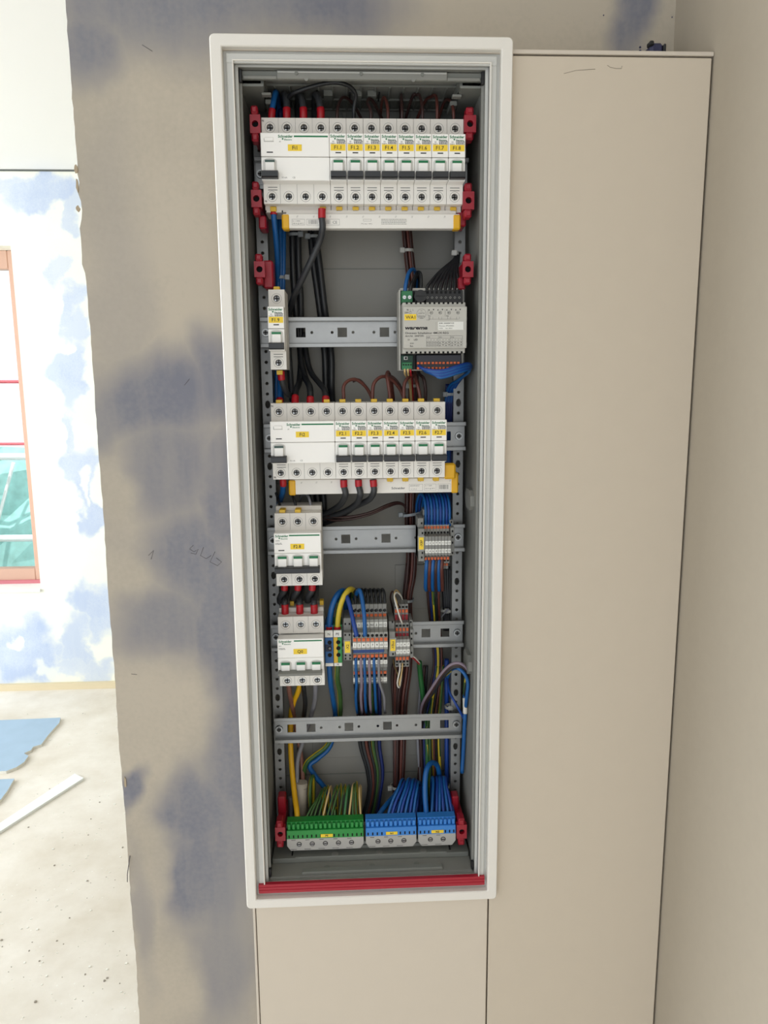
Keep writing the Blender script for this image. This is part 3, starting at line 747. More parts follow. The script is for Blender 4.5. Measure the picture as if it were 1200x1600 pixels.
def mcb(rail, idx, x0, txt, where, clip_top, clip_bot, lip, group, own_handle=True):
    t = thing('circuit_breaker', 'narrow breaker labelled %s, %s' % (txt, where), 'breaker', (x0+MOD/2, YR, ROW[rail]), group)
    w = MOD
    part('housing', lambda mb: housing(mb, w, 1, lip=lip), t, key='mh%d' % lip)
    def fc(mb):
        nose(mb, w, 1)
    part('front_cover', fc, t, key='mn')
    def fp(mb):
        brand(mb, -.0079, .0205, .0155)
        mb.text('10', -.0050, -.06415, .0152, .0016, textdark); mb.text('B', -.0055, -.06415, .0128, .0010, textdark)
        code(mb, -.0012, .0162, .0092, 4, seed=3, h=.0007, gap=.00105, mt=mat('print_mid', (92, 92, 92), .6)); code(mb, -.0078, .0131, .0052, 1, seed=4)
        mb.bars([(-.0028, .0032, .0036, .0048)], -.0640, textdark)
        mb.bars([(-.0052, .0052, -.0299, -.0291), (-.0052, .0052, -.0272, -.0264)], -.0480, textgrey)
    part('print', fp, t, key='mp', label='green and grey lettering')
    label_strip(t, -.0078, .0078, .0062, .0126, txt, .0036, -.0003)
    part('toggle', lambda mb: (toggle(mb, 0),), t, key='mt')
    part('handle', lambda mb: handle(mb, -.0081, .0081, barblk), t, key='mhd', label='black lever bar')
    add_terminal(t, 0, .0335); add_terminal(t, 0, -.036)
    if clip_top: part('release_clip', lambda mb: mb.box(-.0034, .0034, -.044, -.034, .0430, .0468, clipyel, .0004), t, key='ct', label='yellow clip')
    if clip_bot: part('release_clip', lambda mb: mb.box(-.0034, .0034, -.0385, -.030, -.0492, -.0442, clipyel, .0004), t, key='cb', label='yellow clip')
    return t
def rcd(rail, txt, lab, lip, group):
    w = 4*MOD
    t = thing('residual_current_breaker', lab, 'breaker', (XB+w/2, YR, ROW[rail]), group)
    part('housing', lambda mb: housing(mb, w, 4, lip=lip), t, key='rh%d' % lip)
    part('front_cover', lambda mb: nose(mb, w, 4), t, key='rn')
    x = -w/2
    def fp(mb):
        brand(mb, x+.0185, .0200, .0155)
        mb.bars([(x+.0350, x+w-.0015, .0192, .0208)], -.0640, green)
        mb.text('iID', x+.0205, -.06415, .0148, .0012, textgrey)
        mb.bars([(x+.0062, x+.0128, .0036, .0048)], -.0640, textdark)
        mb.text('30 mA', x+.024, -.06335, -.0205, .0015, textgrey); mb.text('CE', x+.034, -.06335, -.0205, .0017, textgrey)
        mb.bars([(x+.005, x+.0150, -.0299, -.0291), (x+.005, x+.0150, -.0272, -.0264)], -.0480, textgrey)
        mb.text('N', x+.0017, -.0482, .0400, .0022, textdark, bold=.02); mb.text('N', x+.0022, -.0482, -.0410, .0022, textdark, bold=.02)
    part('print', fp, t, key='rp')
    part('test_button', lambda mb: (mb.box(x+.0042, x+.0136, -.0650, -.0640, .0150, .0188, white_hi, .0004), mb.box(x+.0038, x+.0140, -.06405, -.0639, .0146, .0150, textgrey), mb.box(x+.0038, x+.0042, -.06405, -.0639, .0150, .0180, textgrey)), t, key='rtb')
    label_strip(t, x+.0285, x+.0430, .0056, .0120, txt, .0038)
    def ft(mb):
        toggle(mb, x+.0092, greenlab=False)
    part('toggle', ft, t, key='rt')
    part('handle', lambda mb: handle(mb, x+.0005, x+.0178, barblk), t, key='rhd', label='black lever bar')
    for k in range(4): add_terminal(t, x+MOD*(k+.5), .0335); add_terminal(t, x+MOD*(k+.5), -.036)
    for k in (0, 3):
        part('release_clip', (lambda mb: mb.box(-.0034, .0034, -.0385, -.030, -.0492, -.0442, clipyel, .0004)) if lip else (lambda mb: mb.box(-.0034, .0034, -.044, -.034, .0430, .0468, clipyel, .0004)),
             t, key='cb' if lip else 'ct', loc=(x+MOD*(k+.5), 0, 0), label='yellow clip')
    return t
rcd('1', 'Fi1', 'wide white four-pole residual current breaker labelled Fi1, left end of top row', True, 'wide residual current breakers')
rcd('3', 'Fi2', 'wide white four-pole residual current breaker labelled Fi2, left end of middle row', False, 'wide residual current breakers')
for k in range(8): mcb('1', k, XB+MOD*(4+k), 'F1.%d' % (k+1), '%s right of wide Fi1 in the top row' % ORD[k], False, True, True, 'single-pole breakers of the top row')
for k in range(7): mcb('3', k, XB+MOD*(4+k), 'F2.%d' % (k+1), '%s right of wide Fi2 in the middle row' % ORD[k], True, k > 2, False, 'single-pole breakers of the middle row')
f19 = mcb('2', 0, -.0845, 'F1.9', 'alone on the second rail', True, True, False, None)

def tri(rail, txt, lab, hmat, zt, zb, topz, q=False):
    w = 3*MOD
    t = thing('three_pole_breaker', lab, 'breaker', (XB+w/2, YR, ROW[rail])); x = -w/2
    zs = (33.0, -36 if not q else -37.2)
    part('housing', lambda mb: (housing(mb, w, 3, zs=zs, top=43, lip=False), mb.box(x+.0002, w/2-.0002, -.030, -.002, .043, .0485, shoulder, .0006)), t)
    part('front_cover', lambda mb: nose(mb, w, 3, zt=zt, zb=zb, mid=zt-.0235), t)
    m0 = zt-.0235
    def fp(mb):
        z = m0+.0205
        brand(mb, x+.0018, z, .0150)
        mb.bars([(x+(.0175 if not q else .0195), x+w-.0018, z-.0004, z+.0012)], -.0640, green)
        mb.text('iC60N' if not q else 'iSW', x+.0018, -.06415, m0+.0150, .0013, textdark, 'LEFT')
        code(mb, x+.0018, m0+.0118, .0075, 2, seed=8)
        if not q: mb.bars([(x+.005, x+.0118, m0+.0030, m0+.0042)], -.0640, textdark)
    part('print', fp, t)
    label_strip(t, x+.0187, x+.0345, m0+.0048, m0+.0112, txt, .0036)
    for k in range(3):
        part('toggle', lambda mb: toggle(mb, 0, dz=m0-(0 if not q else .002)), t, key='tt%s' % rail, loc=(x+MOD*(k+.5), 0, 0))
        add_terminal(t, x+MOD*(k+.5), zs[0]/1000, shiny=q); add_terminal(t, x+MOD*(k+.5), zs[1]/1000, shiny=q)
    part('handle', lambda mb: handle(mb, x+.0008, x+w-.0022, hmat, z0=(-.0222 if not q else -.0196)+m0, z1=-.0152+m0), t, label='grey lever bar' if q else 'black lever bar')
    for k in range(3):
        if not q and k < 2: part('release_clip', lambda mb: mb.box(-.0034, .0034, -.046, -.030, .0430, .0468, clipyel, .0004), t, key='c3', loc=(x+MOD*(k+.5), 0, 0), label='yellow clip')
        if q and k != 1: part('release_clip', lambda mb: mb.box(-.0024, .0024, -.022, -.012, .0485, .054, clipyel, .0004), t, key='c4', loc=(x+MOD*(k+.85), 0, 0), label='yellow clip')
    return t
tri('4', 'F2.8', 'white three-pole breaker labelled F2.8 with black lever bar', barblk, .0225, -.0225, 43)
tri('5', 'Q0', 'white three-pole main switch labelled Q0 with grey lever bar', bargry, .0210, -.0235, 43, q=True)

# comb busbars
def busbar(y, z0, z1, x0, x1, lab, prints, caps):
    t = thing('comb_busbar', lab, 'busbar', ((x0+x1)/2, y, z0)); h = z1-z0; w = (x1-x0)/2
    part('cover', lambda mb: (mb.box(-w, w, 0, .012, 0, h, white_pl, .0006), mb.box(-w+.004, w-.004, .002, .014, h, h+.004, shoulder)), t)
    for s, c in zip((-1, 1), caps):
        a, b = (-w-.001, -w+.0075) if s < 0 else (w-.0075, w+.0012)
        part('end_cap', (lambda a, b, c: lambda mb: mb.box(a, b, -.0009, .013, -.001, h*c, capyel, .0015))(a, b, c), t, label='yellow end cap')
    part('print', lambda mb: prints(mb, w, h), t)
    return t
def pr1(mb, w, h):
    y = -.00012
    for k in range(10): mb.text('//', -w+.016+k*.018, y, h*.80, .0022, textgrey)
    mb.text('In < 100A', -w+.011, y, h*.50, .0014, textgrey, 'LEFT'); mb.text('100 A @ 40°C', -w+.011, y, h*.33, .0014, textgrey, 'LEFT')
    for a, b, c, d in ((-w+.010, -w+.024, h*.22, h*.62), (-w+.026, -w+.062, h*.22, h*.62)):
        mb.bars([(a, b, c, c+.0002), (a, b, d, d+.0002), (a, a+.0002, c, d), (b-.0002, b, c, d)], 0, textgrey)
    rr = random.Random(2)
    for x0_, x1_ in ((-w+.028, -w+.038), (-w+.046, -w+.052)):
        x = x0_
        while x < x1_: ww = rr.choice([.0003, .0006]); mb.bars([(x, x+ww, h*.30, h*.58)], 0, textgrey); x += ww+rr.choice([.0004, .0007])
    mb.text('CE', -w+.057, y, h*.42, .0030, textgrey); 
    mb.text('PVC max. + 80°C', -w+.092, y, h*.32, .0012, textgrey)
    mb.bars([(-w+.088, -w+.097, h*.5, h*.5+.0002), (-w+.088, -w+.097, h*.62, h*.62+.0002), (-w+.088, -w+.0882, h*.5, h*.62), (-w+.0968, -w+.097, h*.5, h*.62)], 0, textgrey)
    code(mb, -w+.108, h*.60, .028, 4, y=-.0001, gap=.0016, seed=6)
busbar(.8765, Zat(580, 357, .8765), Zat(580, 334, .8765), -.0668, .1278, 'white comb busbar with yellow ends under the top breaker row', pr1, (.98, .98))
def pr2(mb, w, h):
    y = -.00012
    for k in range(11): mb.text('//', -w+.014+k*.0175, y, h*.80, .0022, textgrey)
    mb.text('Schneider', w-.078, y, h*.34, .0026, textgrey, 'LEFT', bold=.02, width=.016)
    mb.text('A9XPH357', w-.056, y, h*.48, .0017, textgrey, 'LEFT'); mb.text('L1 L2 L3', w-.055, y, h*.26, .0014, textgrey, 'LEFT')
    mb.text('In < 100A', w-.038, y, h*.48, .0014, textgrey, 'LEFT'); mb.text('100 A @ 40°C', w-.038, y, h*.28, .0014, textgrey, 'LEFT')
    for a, b in ((w-.057, w-.041), (w-.039, w-.025), (w-.023, w-.008)):
        c, d = h*.14, h*.58; mb.bars([(a, b, c, c+.0002), (a, b, d, d+.0002), (a, a+.0002, c, d), (b-.0002, b, c, d)], 0, textgrey)
    rr = random.Random(9); x = w-.0215
    while x < w-.010: ww = rr.choice([.0003, .0006, .0009]); mb.bars([(x, x+ww, h*.22, h*.52)], 0, textgrey); x += ww+rr.choice([.0004, .0007])
busbar(.885, Zat(580, 771, .885), Zat(580, 748, .885), -.0685, .1290, 'white comb busbar with yellow ends under the middle breaker row', pr2, (1.0, 1.35))
yc = thing('busbar_cap', 'loose yellow busbar end cap right of breaker F2.7', 'cap', (.1115, .873, Zat(700, 749, .873)))
part('cap_body', lambda mb: mb.box(.0, .0140, 0, .012, 0, .0185, capyel, .002), yc)

# ============================================================ SHUTTER ACTUATOR
wa = thing('shutter_actuator', 'grey rail-mounted shutter actuator labelled WA1', 'actuator', (.0981, YR, ROW['2']))
def f_wb(mb):
    w = .0358
    mb.box(-w-.0018, -w, -.036, 0, -.0455, .0440, actgrey, .0004)
    mb.box(w-.002, w, -.036, 0, -.0455, .0440, actgrey, .0004)
    mb.box(-w, w, -.030, 0, -.0455, .0440, actgrey)
    mb.box(-w, w, -.030, -.002, .0440, .0462, actgrey)
    mb.box(-w, w-.002, -.0305, -.0295, .027, .0435, black); mb.box(-w, w-.002, -.0305, -.0295, -.0445, -.027, black)
    mb.box(-w+.0008, w-.001, -.056, -.030, -.0270, .0280, actgrey, .0006)
    mb.box(-w+.0008, w-.0005, -.064, -.056, -.0218, .0228, actgrey, .0006)
    for k in range(13):
        x = -w+.0055+k*.0051
        mb.box(x-.0011, x+.0011, -.0562, -.0540, .0262, .0282, hole_shade); mb.box(x-.0011, x+.0011, -.0562, -.0540, -.0272, -.0250, hole_shade)
part('housing', f_wb, wa)
def f_wp(mb):
    y = -.0641; L = -.0340
    mb.text('N', L+.0040, y, .0194, .0018, textdark, bold=.02); mb.text('L', L+.0100, y, .0194, .0018, textdark); mb.text('230V', L+.0028, y, .0165, .0015, textdark, 'CENTER', bold=.02)
    mb.ring((L+.0070, .0165), .0012, .0014, y, .0001, textdark, 12); mb.bars([(L+.0069, L+.0071, .0165, .0202)], -.064, textdark)
    mb.ring((L+.0192, .0152), .0050, .0052, y, .0001, textdark, 24)
    mb.text('F1', L+.0192, y, .0182, .0014, textdark); mb.text('6.3AT H', L+.0192, y, .0158, .0013, textdark, bold=.01); mb.text('Sicherung', L+.0192, y, .0128, .0012, textdark, bold=.01); mb.text('250V', L+.0192, y, .0110, .0011, textdark)
    for k in range(4):
        x = L+.0300+k*.0098
        mb.text('▲', x-.0024, y, .0193, .0015, textdark) if False else mb.prism([(x-.0033, .0185), (x-.0017, .0185), (x-.0025, .0202)], 'y', y, y+.0001, textdark)
        mb.prism([(x+.0015, .0202), (x+.0033, .0202), (x+.0024, .0185)], 'y', y, y+.0001, textdark)
        mb.ring((x, .0162), .0015, .0018, y, .0001, textdark, 12); mb.text('M%d' % (k+1), x, y, .0162, .0013, textdark, bold=.01)
        for s in (-1, 1): mb.bars([(x+s*.0016-.0001, x+s*.0016+.0001, .0093, .0118)], -.064, textdark)
    mb.bars([(L+.0272, L+.0600, .0092, .0094), (L+.0262, L+.0264, .0130, .0205), (L+.0452, L+.0454, .0120, .0200)], -.064, textdark)
    mb.text('K1', L+.0280, y, .0128, .0015, textdark, bold=.01); mb.text('K2', L+.0478, y, .0128, .0015, textdark, bold=.01); mb.text('F1', L+.0275, y, .0105, .0013, textdark)
    mb.text('L 230V', L+.0265, y, .0087, .0010, textdark)
    mb.text('warema', L+.0010, y, .0004, .0036, textdark, 'LEFT', bold=.045, shear=.22, width=.0250)
    mb.text('Omnexo Schaltaktor 4M230 REG', L+.0012, y, -.0053, .0021, textdark, 'LEFT', bold=.012, width=.0480)
    mb.text('Art.Nr. 2047591', L+.0012, y, -.0085, .0019, textdark, 'LEFT', bold=.012, width=.0205)
    mb.text('S1', L+.0040, y, -.0125, .0018, textdark, 'LEFT', bold=.01); mb.text('LED', L+.0108, y, -.0125, .0018, textdark, 'LEFT', bold=.01)
    mb.text('KNX', L+.0066, y, -.0165, .0014, textdark, 'LEFT', bold=.01); mb.text('Bus', L+.0066, y, -.0193, .0017, textdark, 'LEFT', bold=.01)
    mb.bars([(L+.0352, L+.0353, -.0025, .0065)], -.064, textdark)
    x0, x1 = L+.0245, L+.0645
    for z in (-.0085, -.0112, -.0145, -.0172, -.0200): mb.bars([(x0, x1, z, z+.00018)], -.064, textdark)
    for x in (x0, x0+.0133, x0+.0266, x1): mb.bars([(x, x+.00018, -.0200, -.0085)], -.064, textdark)
    for k in range(12):
        x = x0+.0018+k*.00335
        mb.text(str((k % 8)+1), x, y, -.0128, .0014, textdark)
        mb.bars([(x-.0017, x-.0016, -.0200, -.0145)], -.064, textdark)
        for z in (-.0158, -.0186):
            if k < 4: mb.text(('IN%d' % (k+1)), x, y, z, .0013, textdark, width=.0026)
            elif k % 2 == 0: mb.prism([(x-.0007, z-.0008), (x+.0007, z-.0008), (x, z+.0008)], 'y', y, y+.0001, textdark)
            else: mb.prism([(x-.0007, z+.0008), (x+.0007, z+.0008), (x, z-.0008)], 'y', y, y+.0001, textdark)
    for k, s in enumerate(('X20', 'X21', 'X22')): mb.text(s, x0+.0022+k*.0133, y, -.0099, .0015, textdark)
part('print', f_wp, wa)
label_strip(wa, -.0335, -.0205, .0083, .0148, 'WA1', .0036, bold=.01)
part('serial_label', lambda mb: (mb.box(.0035, .0315, -.0643, -.0640, -.0022, .0066, tag_w), mb.text('SNR: 2303007159', .0045, -.0644, .0050, .0014, textdark, 'LEFT', bold=.01, width=.0165), mb.text('Omnexo 4M230REG', .0045, -.0644, .0022, .0013, textdark, 'LEFT', width=.0165), mb.text('12/22     Ser. 0001', .0045, -.0644, -.0004, .0011, textdark, 'LEFT', width=.0145)), wa, label='white serial label')
def f_wt(mb):
    mb.box(-.0352, -.0230, -.046, -.030, .0290, .0415, pcbgreen, .0005)
    for k in range(2): mb.cyl((-.0322+.0058*k, -.0475, .0345), .0020, 'y', .002, steel, 12); mb.box(-.0334+.0058*k, -.0310+.0058*k, -.0478, -.0474, .0343, .0347, dsteel)
part('green_terminal', f_wt, wa, label='green two-screw terminal')
def f_wt2(mb):
    mb.cyl((-.0145, -.050, .0355), .0068, 'y', .020, black, 20); mb.box(-.0205, -.0185, -.045, -.03, .030, .042, black)
    mb.bars([(-.0200, -.0090, .0353, .0357)], -.0501, hole_shade)
part('fuse_holder', f_wt2, wa, label='round black fuse holder')
def f_wt3(mb):
    mb.box(-.0085, .0335, -.045, -.030, .0285, .0425, black, .0005)
    for k in range(8):
        x = -.0062+k*.0051; mb.ring((x, .0342), .0010, .0014, -.0453, .0004, tgrey2, 4)
        mb.box(x-.0014, x+.0014, -.0452, -.0440, .0385, .0415, hole_shade)
part('relay_terminal', f_wt3, wa, label='black relay output terminal')
def f_wt4(mb):
    mb.box(-.0352, -.0220, -.040, -.030, -.0445, -.0285, mat('pcb_dark', (14, 60, 44), .5), .0004)
    mb.box(-.0352, -.0235, -.046, -.030, -.0445, -.0365, pcbgreen, .0005)
    mb.box(-.0325, -.0285, -.0425, -.040, -.0335, -.0300, tag_w); mb.box(-.0318, -.0292, -.0432, -.0425, -.0330, -.0306, black)
    for k in range(4): mb.box(-.0342+k*.0028, -.0326+k*.0028, -.0463, -.0459, -.0400, -.0385, hole_shade)
part('bus_terminal', f_wt4, wa, label='green bus terminal')
def f_wt5(mb):
    mb.box(-.0185, .0320, -.046, -.030, -.0445, -.0285, mat('connector_dark', (40, 42, 52), .5), .0005)
    for r, z in enumerate((-.0375, -.0432)):
        for k in range(12):
            x = -.0170+k*.00405+(k//4)*.0006
            mb.box(x-.0014, x+.0014, -.0480, -.0455, z-.0012, z+.0012, torange, .0003)
part('push_connector', f_wt5, wa, label='dark connector with orange push buttons')

# ============================================================ TERMINAL BLOCKS
def tblock(cx, rail, w, lab, tiers, ports, buttons, markers, group, extra=None, key=None, hm=None):
    t = thing('terminal_block', lab, 'terminal', (cx, YR, ROW[rail]), group)
    zr = ROW[rail]; g = .0001
    def f(mb):
        for (z0, z1, Y, m_) in tiers: mb.box(-w/2+g, w/2-g, Y-YR, .000 if abs(z0+z1) < .05 else .004, z0, z1, m_ or tgrey, .0003)
        for (z, Y, r) in ports: mb.cyl((0, Y-YR-.0003, z), r, 'y', .0006, hole_shade, 10)
    part('housing', f, t, key=(key+'h') if key else None)
    for (z0, z1, Y, m_) in buttons: part('push_button', (lambda z0, z1, Y, m_: lambda mb: mb.box(-w/2*.72, w/2*.72, Y-YR-.0012, Y-YR, z0, z1, m_, .0003))(z0, z1, Y, m_), t, key=(key+'b%.4f' % z0) if key else None)
    for (z0, z1, Y, s) in markers: part('marker', (lambda z0, z1, Y, s: lambda mb: (mb.box(-w/2*.92, w/2*.92, Y-YR-.0007, Y-YR, z0, z1, tag_w, .0003), mb.text(s, 0, Y-YR-.0008, (z0+z1)/2, (z1-z0)*.42, textdark, bold=.01) if s else None))(z0, z1, Y, s), t, label=('white marker %s' % s) if s else None)
    if extra: part('bridge', extra, t, key=(key+'x') if key else None)
    return t
def zo(y0, y1, Y, rail, x=580):
    a, b = Zat(x, y1, Y)-ROW[rail], Zat(x, y0, Y)-ROW[rail]; return a, b
# X2: eight blocks numbered
Ya, Yb_, Yc, Yd, Ye = .893, .880, .868, .880, .893
def r5(y0, y1, Y): a, b = zo(y0, y1, Y, '5'); return a, b
X2n = ['1', '2', '4', '5', '7', '9', '10', '11']; X2t = ['3', '3', '6', '6', 'N1', '3', 'H1', '12']
x2x0 = .0022; x2p = .00530
for k in range(8):
    top = (*r5(944, 969, Ya), Ya, None)
    t2 = (*r5(968, 990, Yb_), Yb_, tgrey2); t3 = (*r5(988, 1015, Yc), Yc, tgrey2); t4 = (*r5(1013, 1043, Yd), Yd, None); t5 = (*r5(1040, 1068, Ye), Ye, None)
    po = [(sum(r5(951, 957, Ya))/2, Ya, .0019), (sum(r5(990, 996, Yc))/2, Yc, .0019), (sum(r5(1028, 1030, Yd))/2, Yd, .0018), (sum(r5(1054, 1056, Ye))/2, Ye, .0018)]
    bu = [(*r5(959, 967, Ya), Ya, torange), (*r5(996.5, 1001.5, Yc), Yc, torange), (*r5(1022, 1027, Yd), Yd, torange), (*r5(1048.5, 1053, Ye), Ye, torange)]
    ma = [(*r5(972, 980, Yb_), Yb_, X2t[k]), (*r5(1003.5, 1011.5, Yc), Yc, X2n[k]), (*r5(1031.5, 1037.5, Yd), Yd, ['1', '3', '4', '6', '7', '9', 'H1', '12'][k]), (*r5(1058.5, 1065, Ye), Ye, ['2', '2', '5', '5', '8', '8', '10', '11'][k])]
    tblock(x2x0+x2p*(k+.5), '5', x2p, 'tall grey terminal block with marker %s, %s from the left in row X2' % (X2n[k], ORD[k]), [top, t2, t3, t4, t5], po, bu, ma, 'terminal blocks of row X2')
br = thing('jumper_bar', 'blue jumper bar across the row X2 terminal blocks', 'jumper', (x2x0+x2p*3.7, Yd-.003, Zat(578, 1020, Yd-.003)))
part('bar', lambda mb: mb.box(-x2p*3.6, x2p*3.5, 0, .003, 0, .0055, mat('jumper_blue', (20, 62, 128), .45), .0004), br)
# XBus: four blocks
bx0 = .0545; bp_ = .0043
for k in range(4):
    Y1, Y2, Y3, Y4 = .900, .888, .875, .888
    def rx(y0, y1, Y): return zo(y0, y1, Y, '5', 628)
    ti = [(*rx(944, 974, Y1), Y1, None), (*rx(973, 1000, Y2), Y2, tgrey), (*rx(999, 1024, Y3), Y3, tgrey2), (*rx(1022, 1042, Y4), Y4, None)]
    po = [(sum(rx(947, 950, Y1))/2, Y1, .0015), (sum(rx(976, 979, Y2))/2, Y2, .0015), (sum(rx(1032, 1035, Y4))/2, Y4, .0015), (sum(rx(1037, 1040, Y4))/2, Y4, .0013)]
    bu = [(*rx(952, 957, Y1), Y1, torange), (*rx(960, 969, Y1), Y1, tred), (*rx(981, 986, Y2), Y2, torange), (*rx(989, 998, Y2), Y2, tred), (*rx(1026, 1031, Y4), Y4, torange)]
    ma = [(*rx(1003.5, 1010, Y3), Y3, '1247'[k]), (*rx(1014.5, 1021, Y3), Y3, '3589'[k])]
    tblock(bx0+bp_*(k+.5), '5', bp_, 'slim grey terminal block with red bridges, %s from the left beside the XBus label' % ORD[k], ti, po, bu, ma, 'terminal blocks of row XBus')
# XBP: eight blocks
px0 = .0900; pp = .00385
for k in range(8):
    Y1, Y2, Y3, Y4, Y5 = .902, .892, .876, .888, .898
    def rp(y0, y1, Y): return zo(y0, y1, Y, '4', 684)
    ti = [(*rp(796, 826, Y1), Y1, None), (*rp(820, 846, Y2), Y2, tgrey2), (*rp(838, 868, Y3), Y3, tgrey), (*rp(864, 880, Y4), Y4, None)]
    if k > 4: ti.append((*rp(877, 889, Y5), Y5, None))
    po = [(sum(rp(804, 808, Y1))/2, Y1, .0013), (sum(rp(831, 833, Y2))/2, Y2, .0014), (sum(rp(836.5, 838.5, Y2))/2, Y2, .0014), (sum(rp(867, 869, Y4))/2, Y4, .0009), (sum(rp(875, 877, Y4))/2, Y4, .0014)]
    bu = [(*rp(822, 826, Y2-.0001), Y2, torange), (*rp(870, 874.5, Y4), Y4, torange)]
    if k > 4: bu.append((*rp(880, 884, Y5), Y5, torange))
    ma = [(*rp(845, 851.5, Y3), Y3, ['1', '3', '5', '7', '9', '11', '13', '15'][k]), (*rp(857.5, 864, Y3), Y3, ['2', '4', '6', '8', '10', '12', '14', '16'][k])]
    tblock(px0+pp*(k+.5), '4', pp, 'slim grey terminal block, %s from the left beside the XBP label' % ORD[k], ti, po, bu, ma, 'terminal blocks of row XBP')
# label carriers / end brackets
def bracket(px0_, px1_, py0, py1, Y, rail, txt, lab, holes=(), lbl=None):
    a = P(px0_, (py0+py1)/2, Y); b = P(px1_, (py0+py1)/2, Y); z0, z1 = Zat(px0_, py1, Y), Zat(px0_, py0, Y)
    cx = (a.x+b.x)/2; zc = ROW[rail]; w = (b.x-a.x)/2
    t = thing('end_bracket', lab, 'bracket', (cx, YR, zc))
    def f(mb):
        mb.box(-w, w, Y-YR, 0, max(z0-zc, -.020), min(z1-zc, .020), tgrey, .0005)
        mb.box(-w, w, Y-YR+.010, .002, z0-zc, z1-zc, tgrey, .0005)
        for (hx, hy) in holes:
            p = P(hx, hy, Y); inside = abs(p.z-zc) < .020
            yy = Y-YR if inside else Y-YR+.010
            mb.box(p.x-cx-.0009, p.x-cx+.0009, yy-.0003, yy+.0003, p.z-zc-.0012, p.z-zc+.0012, hole_shade)
    part('bracket_body', f, t)
    if txt:
        lx0, lx1, ly0, ly1 = lbl; YL = Y-.0006
        c0, c1 = P(lx0, ly1, YL), P(lx1, ly0, YL)
        def g(mb):
            mb.box(c0.x-cx-.0014, c1.x-cx+.0014, YL-YR, Y-YR, c0.z-zc-.002, c1.z-zc+.002, tgrey2, .0003)
            mb.box(c0.x-cx, c1.x-cx, YL-YR-.0004, YL-YR, c0.z-zc, c1.z-zc, yellow)
            mb.text(txt, (c0.x+c1.x)/2-cx, YL-YR-.00045, (c0.z+c1.z)/2-zc, (c1.x-c0.x)*.50, textdark, bold=.012, rot=math.pi/2)
        part('label_strip', g, t, label='yellow label reading %s' % txt)
    return t
bracket(537, 549, 970, 1032, .874, '5', '-X2', 'grey end bracket with yellow label X2 beside the green and yellow earth clamp', [(539.5, 979), (546, 979), (539.5, 992), (546, 992), (540, 1024), (547, 1024), (540, 1029), (547, 1029)], (539, 547, 1002, 1020))
bracket(608, 617.5, 975, 1026, .874, '5', '-XBus', 'grey end bracket with yellow label XBus beside the red-bridged blocks', [(614, 976), (614, 1022)], (610, 617.5, 999, 1017))
bracket(641, 646, 973, 1028, .880, '5', None, 'plain grey end bracket right of the XBus terminal blocks', [(643, 976), (643, 990), (643, 998), (643, 1008), (643, 1020)])
bracket(654, 663, 812, 878, .880, '4', '-XBP', 'grey end bracket with yellow label XBP', [(660, 820), (660, 833), (660, 864), (659, 871)], (654.5, 662, 839.5, 858.5))
bracket(704, 710, 815, 868, .884, '4', None, 'plain grey end bracket right of the XBP terminal blocks', [(707, 818), (707, 830), (707, 839), (707, 848), (707, 864)])
# N and PE clamps on the fifth rail
def clamp(x0, x1, m1, m2, txt, lab):
    t = thing('feed_clamp', lab, 'terminal', ((x0+x1)/2, YR, ROW['5'])); w = (x1-x0)/2-.00015
    Y = .876
    def f(mb):
        zt, zb = zo(985, 1036, Y, '5', 520)[1], zo(985, 1036, Y, '5', 520)[0]
        if m2: mb.box(-w, 0, Y-YR, 0, -.019, .0135, m2, .0004); mb.box(0, w, Y-YR, 0, -.019, .0135, m1, .0004)
        else: mb.box(-w, w, Y-YR, 0, -.019, .0135, m1, .0004)
        for s in (-1, 1):
            a, b = sorted((s*.016, s*.026)); mb.box(-w, w, Y-YR+.010, .001, a, b, m1, .0004)
        for z in (.0075, .0, -.0085): mb.cyl((w*.15, Y-YR-.0003, z), .0026, 'y', .0006, hole_shade, 12)
        if not m2: mb.box(-w*.9, w*.6, Y-YR-.0002, Y-YR, -.004, .005, mat('clamp_navy', (14, 34, 66), .5)); mb.cyl((w*.15, Y-YR-.0006, .0), .0016, 'y', .0006, dsteel, 8)
    part('housing', f, t)
    part('marker', lambda mb: (mb.box(-w*.96, w*.96, Y-YR-.0008, Y-YR+.002, .0140, .0225, tag_w, .0003), mb.text(txt, 0, Y-YR-.0009, .0182, .0030, textdark, bold=.01)), t, label='white marker %s' % txt)
    part('marker', lambda mb: (mb.box(-w*.96, w*.96, Y-YR-.0008, Y-YR+.002, -.0225, -.0185, tag_w, .0003), mb.text('...' if txt == 'N' else 'PE', 0, Y-YR-.0009, -.0205, .0018, textdark, bold=.01)), t)
    return t
clamp(P(507.5, 1010, .876).x, P(521, 1010, .876).x, tblue, None, 'N', 'blue neutral feed clamp with white marker N')
clamp(P(521, 1010, .876).x, P(534.5, 1010, .876).x, tgreen, clipyel, 'PE', 'green and yellow earth feed clamp with white marker PE')

